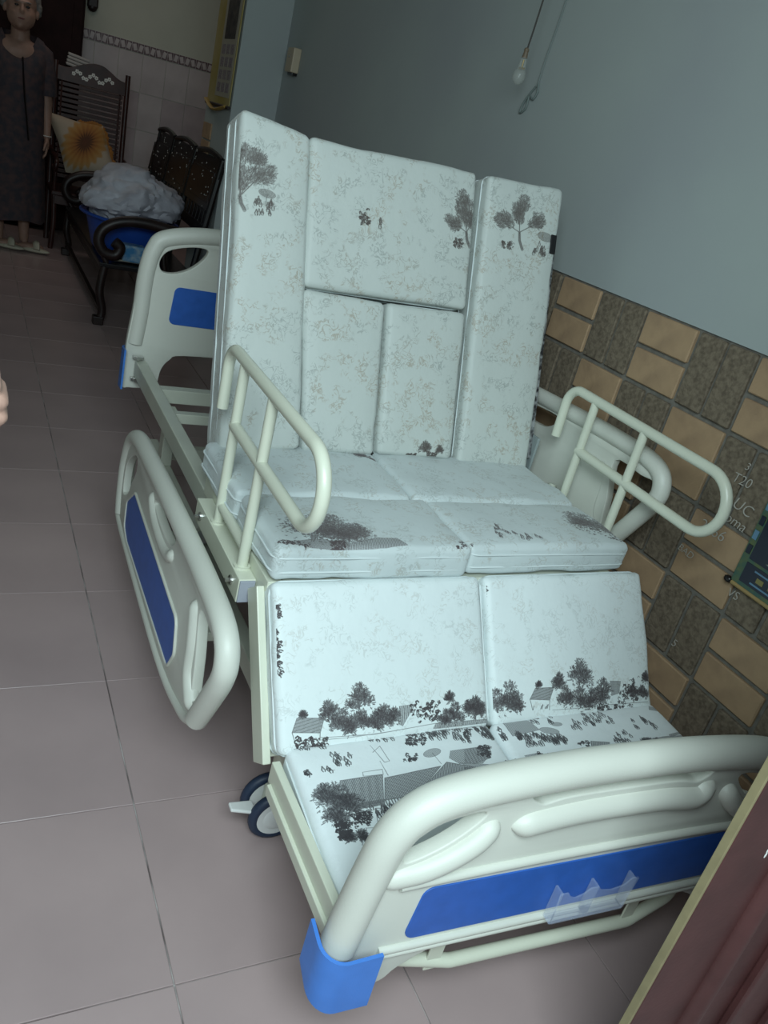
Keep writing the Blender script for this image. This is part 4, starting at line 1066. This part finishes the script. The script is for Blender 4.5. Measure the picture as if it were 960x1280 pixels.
M_bag = mat('cloudy_plastic_bag', (.60, .60, .66), .55, col2=(.42, .42, .48), vscale=7, bump=.6, bscale=22, alpha=.93)
bag = empty('plastic_bag', (.96, 5.46, .42), 'large cloudy white plastic bag heaped in the blue tub', 'bag')
bm = bmesh.new(); bmesh.ops.create_icosphere(bm, subdivisions=5, radius=1.0)
for v in bm.verts:
    p = v.co.copy(); n_ = noise.noise(p*1.6+Vector((3, 1, 4)))*.22 + abs(noise.noise(p*4.2))*.16 + noise.noise(p*10)*.03
    q = p*(1+n_-.04); q = Vector((q.x*.285+.04*max(0, q.z), q.y*.33, q.z*.205))
    if p.z < -.2: q.x *= .80; q.y *= .80
    v.co = q+Vector((.93, 5.42, .650))
bm_obj('bag_body', bm, M_bag, bag, True)
bm = bmesh.new(); 
for k in range(6): ball(bm, (.905+.012*k, 5.50, .80+.008*math.sin(k*2)), (.014, .02, .020), 1)
bm_obj('pink_wrapper', bm, mat('pink_wrapper', (.45, .05, .16), .4), bag, True, 'pink wrapper at the top of the bag')
pk = boxo('soap_packet', .86, .99, 5.02, 5.12, .375, .47, mat('light_blue_packet', (.04, .20, .42), .4, col2=(.35, .45, .5), vscale=25), None, .01); tag(pk, 'small light blue packet on the settee behind the curled arm', 'packet')
bm = bmesh.new(); sweep(bm, [(.82, 5.03, .372), (.86, 5.03, .378), (1.0, 5.05, .374)], .006, 8); ball(bm, (.82, 5.03, .378), (.022, .015, .012)); sp = bm_obj('hand_brush', bm, M_cal, None, True); tag(sp, 'small pale brush lying on the settee edge behind the curled arm', 'brush')

# ================================================================ people
M_skin = mat('skin', (.34, .20, .15), .55, var=.12, vscale=30)
M_skin2 = mat('skin_near', (.46, .28, .22), .5, var=.12, vscale=60, bump=.1, bscale=300)
M_dress = mat('dark_patterned_dress', (.036, .033, .042), .85, col2=(.085, .050, .050), vscale=22, bump=.2, bscale=40)
M_hair = mat('grey_hair', (.22, .21, .20), .8, col2=(.12, .11, .10), vscale=40, bump=.8, bscale=120)
Y0 = 6.80; X0 = .345
wm = empty('person', (X0, Y0, 0), 'elderly woman in a dark patterned dress and cream slippers standing at the back left', 'person')
bm = bmesh.new(); HS = 1.13; hc = Vector((X0+.01, Y0-.05, 1.565)); rot = Matrix.Rotation(.12, 3, 'Y')
ball(bm, hc+Vector((0, .015, .03)), (.086, .094, .100), 3, rot); ball(bm, hc+Vector((.0, -.02, -.035)), (.078, .075, .080), 3, rot); ball(bm, hc+Vector((-.006, -.060, -.085)), (.026, .026, .022), 2)
ball(bm, hc+Vector((.0, -.088, -.012)), (.014, .020, .018), 2); cyl(bm, hc+Vector((0, -.082, .025)), hc+Vector((0, -.098, -.012)), .008, .011, 8)
for s in (-1, 1): ball(bm, hc+Vector((s*.034, -.066, -.028)), (.025, .020, .020), 2); ball(bm, hc+Vector((s*.088, .01, -.01)), (.012, .018, .030), 2)
ball(bm, hc+Vector((0, -.078, .033)), (.050, .014, .012), 2); ball(bm, hc+Vector((0, -.080, -.052)), (.026, .012, .008), 2)

for v in bm.verts: v.co = hc+(v.co-hc)*HS
capsule(bm, (X0+.015, Y0, 1.33), (X0+.012, Y0-.02, 1.49), .066, .056)
ball(bm, (X0, Y0, 1.30), (.165, .10, .105), 3); ball(bm, (X0, Y0, 1.10), (.165, .13, .20), 3); ball(bm, (X0, Y0, .88), (.175, .14, .20), 3)
for s in (-1, 1):
    sh = Vector((X0+s*.160, Y0, 1.335)); el = Vector((X0+s*.205, Y0+.01, 1.02)); wr = Vector((X0+s*.215, Y0-.04, .815))
    capsule(bm, sh, el, .050, .040); capsule(bm, el, wr, .038, .025)
    pm = Vector((X0+s*.215, Y0-.055, .765)); ball(bm, pm, (.020, .036, .048), 2)
    for k in range(4):
        fy = pm.y-.028+k*.017; l = (.050, .058, .056, .044)[k]; a = Vector((pm.x, fy, pm.z-.035)); b = a+Vector((-s*.004, -.004, -l*.55)); c = b+Vector((-s*.016, -.006, -l*.45)); capsule(bm, a, b, .0092, .0085); capsule(bm, b, c, .0085, .007)
    a = pm+Vector((-s*.006, -.034, .015)); b = a+Vector((-s*.010, -.018, -.030)); c = b+Vector((-s*.004, -.004, -.022)); capsule(bm, a, b, .0105, .0095); capsule(bm, b, c, .0095, .008)
    hp_ = Vector((X0+s*.085, Y0, .82)); kn = Vector((X0+s*.085, Y0-.01, .45)); an = Vector((X0+s*.085+.02, Y0, .085)); capsule(bm, hp_, kn, .085, .055); capsule(bm, kn, an, .052, .034)
    ball(bm, an+Vector((.05, -.035, -.048)), (.095, .040, .030), 2)
remeshed('body', bm, .0065, M_skin, wm, 3)
# dress: one lofted garment with short sleeves
bm = bmesh.new(); rings = []
prof = [(1.425, .110, .085, .03), (1.405, .150, .098, .0), (1.365, .190, .115, 0), (1.29, .205, .130, 0), (1.18, .192, .140, 0), (1.08, .188, .148, 0), (.98, .192, .150, 0), (.88, .200, .158, 0), (.70, .210, .165, 0), (.50, .222, .172, 0), (.34, .232, .178, 0), (.225, .238, .182, 0), (.222, .226, .172, 0), (.50, .208, .160, 0)]
seg = 48
for i, (z, rx, ry, e) in enumerate(prof):
    ring = []
    for k in range(seg):
        t = 2*math.pi*k/seg; fold = 1+(.035*max(0, .9-z)*math.sin(t*9+z*2)+.02*max(0, .8-z)*math.sin(t*5+1)) if i < 13 else 1
        zz = z - (.150*max(0, -math.sin(t))**2.2 if i == 0 else (.135*max(0, -math.sin(t))**2.2 if i == 1 else (.105*max(0, -math.sin(t))**2.2 if i == 2 else (.05*max(0, -math.sin(t))**2.2 if i == 3 else 0))))
        ring.append(bm.verts.new((X0+rx*fold*math.cos(t)+(.01 if i < 2 else 0), Y0+ry*fold*math.sin(t), zz + (.012*math.sin(t*4) if i in (11, 12) else 0))))
    rings.append(ring)
for a, b in zip(rings[:-1], rings[1:]):
    for k in range(seg): bm.faces.new((a[k], a[(k+1) % seg], b[(k+1) % seg], b[k]))
for s in (-1, 1): sweep(bm, [(X0+s*.12, Y0, 1.365), (X0+s*.165, Y0, 1.33), (X0+s*.195, Y0+.004, 1.20), (X0+s*.208, Y0+.006, 1.08)], [.050, .064, .062, .062], 14)
dr = bm_obj('dress', bm, M_dress, wm, True)
bm = bmesh.new(); sweep(bm, catmull([(X0+.03, Y0-.105, 1.28), (X0+.045, Y0-.153, 1.10), (X0+.07, Y0-.158, .92), (X0+.09, Y0-.165, .78)], 5), .020, 8, flat=.3); bm_obj('dress_placket', bm, M_black, dr, True, 'black band down the front')
def scl(b):
    for v in b.verts: v.co = hc+(v.co-hc)*HS
bm = bmesh.new(); ball(bm, hc+Vector((0, .045, .050)), (.108, .100, .098), 4)
for k in range(26): a = k/25*math.pi*1.0; ball(bm, hc+Vector((.094*math.cos(a), .02+.075*math.sin(a), .02+.02*math.sin(k*5))), (.024, .028, .034), 1)
for k in range(9): a = -1+2*k/8; ball(bm, hc+Vector((a*.07, -.040-.014*(1-a*a), .098+.014*(1-a*a))), (.024, .024, .022), 1)
for v in bm.verts: v.co = hc+(v.co-hc)*HS
remeshed('hair', bm, .008, M_hair, wm, 1)
for s in (-1, 1):
    bm = bmesh.new(); ball(bm, hc+Vector((s*.030, -.082, .012)), (.012, .006, .006), 2); scl(bm); bm_obj('eye', bm, M_black, wm, True)
    bm = bmesh.new(); ball(bm, hc+Vector((s*.032, -.089, .034)), (.018, .005, .004), 1); scl(bm); bm_obj('eyebrow', bm, M_hair, wm, True)
    bm = bmesh.new(); fx = X0+s*.085+.075; fy = Y0-.045; ball(bm, (fx, fy, .022), (.125, .048, .020), 3); sweep(bm, catmull([(fx+.03, fy-.045, .03), (fx+.03, fy-.02, .064), (fx+.03, fy+.02, .064), (fx+.03, fy+.045, .03)], 5), .024, 8)
    for v in bm.verts: v.co.y -= (v.co.x-fx)*.35
    bm_obj('slipper', bm, mat('cream_slipper', (.50, .46, .36), .6), wm, True)
bm = bmesh.new(); ball(bm, hc+Vector((-.002, -.089, -.052)), (.020, .006, .006), 2); scl(bm); bm_obj('mouth', bm, mat('dark_lips', (.16, .05, .045), .6), wm, True)
bm = bmesh.new(); ring = [Vector((X0+.215+.029*math.cos(t), Y0-.038+.029*math.sin(t), .822)) for t in np.linspace(0, 6.283, 16, endpoint=False)]; sweep(bm, ring, .003, 6, True); bm_obj('bracelet', bm, M_pearl, wm, True, 'pale bracelet')

# bystander beside the doorway: the hand reaches just into the picture
bp = empty('person', (-.32, 1.02, 0), 'bystander at the left edge of whom only curled fingers show above the floor', 'person')
bm = bmesh.new()
W_ = Vector((-.078, 1.02, 1.040)); K = Vector((.004, 1.0, .988))
EL = Vector((-.30, 1.00, 1.060)); SH = Vector((-.40, 1.02, 1.315)); capsule(bm, EL, W_, .038, .026); capsule(bm, SH, EL, .052, .040); capsule(bm, W_, W_+Vector((.02, -.005, -.012)), .026, .026)
for k in range(4):
    o_ = Vector((0.002*k, .004, -.0185*k+.030)); base = K+o_; root = W_+Vector((.022, 0, -.008))+Vector((0, 0, .012-.009*k))
    capsule(bm, root, base, .017, .0115)
    l = (.038, .044, .042, .032)[k]
    a = base; b = a+Vector((l*.95, -.012, -.006)); c = b+Vector((l*.05, -.026, -.010)); d = c+Vector((-l*.35, -.010, -.004))
    capsule(bm, a, b, .0108, .0098); capsule(bm, b, c, .0098, .009); capsule(bm, c, d, .009, .0078)
a = W_+Vector((.025, -.02, .010)); b = a+Vector((.032, -.022, .004)); c = b+Vector((.026, -.010, -.008)); capsule(bm, a, b, .0145, .0115); capsule(bm, b, c, .0115, .0095)
BX, BY = -.42, 1.19
hb = Vector((BX+.03, BY, 1.50))
def ell(c, r, n=3): ball(bm, hb+Vector(c), r, n)
ell((0, 0, .03), (.094, .078, .102)); ell((.025, 0, -.035), (.070, .064, .078)); ell((.062, 0, -.088), (.022, .026, .022)); ell((.092, 0, -.012), (.019, .014, .018))
cyl(bm, hb+Vector((.084, 0, .026)), hb+Vector((.100, 0, -.010)), .008, .011, 8); ell((.078, 0, .034), (.014, .048, .012)); ell((.082, 0, -.050), (.012, .025, .008))
for s in (-1, 1): ell((.064, s*.034, -.028), (.022, .025, .020)); ell((-.01, s*.080, -.01), (.018, .012, .030))
capsule(bm, (BX, BY, 1.30), hb+Vector((-.01, 0, -.06)), .058, .052); ball(bm, (BX, BY, 1.24), (.095, .155, .10), 3); ball(bm, (BX, BY, 1.05), (.115, .150, .20), 3); ball(bm, (BX, BY, .86), (.12, .155, .14), 3)
e2 = Vector((BX-.01, BY+.205, 1.02)); w2 = Vector((BX+.05, BY+.215, .80)); capsule(bm, (BX, BY+.165, 1.30), e2, .050, .040); capsule(bm, e2, w2, .038, .026)
ball(bm, w2+Vector((.012, 0, -.055)), (.038, .018, .048), 2)
for k in range(4):
    a = w2+Vector((-.016+.018*k, 0, -.09)); capsule(bm, a, a+Vector((.004, -.004, -.030)), .0095, .009); capsule(bm, a+Vector((.004, -.004, -.030)), a+Vector((.0, -.018, -.054)), .009, .0075)
a = w2+Vector((.045, -.008, -.030)); capsule(bm, a, a+Vector((.018, -.012, -.034)), .011, .009)
for s in (-1, 1):
    hp2 = Vector((BX, BY+s*.085, .82)); k2 = Vector((BX+.01, BY+s*.088, .45)); a2 = Vector((BX-.01, BY+s*.088, .085)); capsule(bm, hp2, k2, .085, .055); capsule(bm, k2, a2, .052, .036); ball(bm, a2+Vector((.05, 0, -.052)), (.105, .042, .032), 2)
remeshed('body', bm, .0034, M_skin2, bp, 3)
def garment(name, rings, m, seg=32):
    b = bmesh.new(); R_ = []
    for (cx, cy, z, rx, ry) in rings: R_.append([b.verts.new((cx+rx*math.cos(2*math.pi*k/seg), cy+ry*math.sin(2*math.pi*k/seg), z)) for k in range(seg)])
    for A_, B2 in zip(R_[:-1], R_[1:]):
        for k in range(seg): b.faces.new((A_[k], A_[(k+1) % seg], B2[(k+1) % seg], B2[k]))
    return b
M_shirt = mat('faded_green_shirt', (.16, .22, .17), .9, bump=.2, bscale=60); M_trous = mat('charcoal_trousers', (.03, .03, .035), .9, bump=.2, bscale=60)
b = garment('shirt', [(BX, BY, 1.375, .070, .085), (BX, BY, 1.35, .095, .145), (BX, BY, 1.30, .118, .185), (BX, BY, 1.18, .135, .188), (BX, BY, 1.00, .145, .185), (BX, BY, .80, .150, .190), (BX, BY, .76, .150, .190)], M_shirt)
sweep(b, [(BX, BY-.14, 1.33), (SH.x, SH.y+.01, 1.30), (-.345, 1.005, 1.19), (-.325, 1.0, 1.13)], [.062, .080, .070, .064], 14); ball(b, (SH.x, SH.y+.01, 1.318), .070, 3); sweep(b, [(BX, BY+.13, 1.33), (BX, BY+.175, 1.29), (BX-.005, BY+.19, 1.16), (BX-.008, BY+.198, 1.08)], [.055, .066, .062, .060], 14)
bm_obj('shirt', b, M_shirt, bp, True)
b = garment('trousers', [(BX, BY, .90, .120, .160), (BX, BY, .78, .135, .178), (BX, BY, .70, .125, .175)], M_trous)
for s in (-1, 1): sweep(b, [(BX, BY+s*.085, .76), (BX+.01, BY+s*.09, .45), (BX-.01, BY+s*.09, .09)], [.100, .075, .062], 16)
bm_obj('trousers', b, M_trous, bp, True)
bm = bmesh.new(); ball(bm, hb+Vector((-.035, 0, .052)), (.096, .090, .095), 3); ball(bm, hb+Vector((-.06, 0, .0)), (.06, .078, .08), 3); remeshed('hair', bm, .008, mat('dark_hair', (.02, .017, .015), .85, spec=.2, bump=.8, bscale=120), bp, 1)
for s in (-1, 1):
    bm = bmesh.new(); ball(bm, hb+Vector((.080, s*.030, .012)), (.006, .011, .006), 2); bm_obj('eye', bm, M_black, bp, True)
bm = bmesh.new(); ball(bm, hb+Vector((.090, 0, -.050)), (.006, .019, .006), 2); bm_obj('mouth', bm, mat('lips', (.26, .09, .08), .6), bp, True)
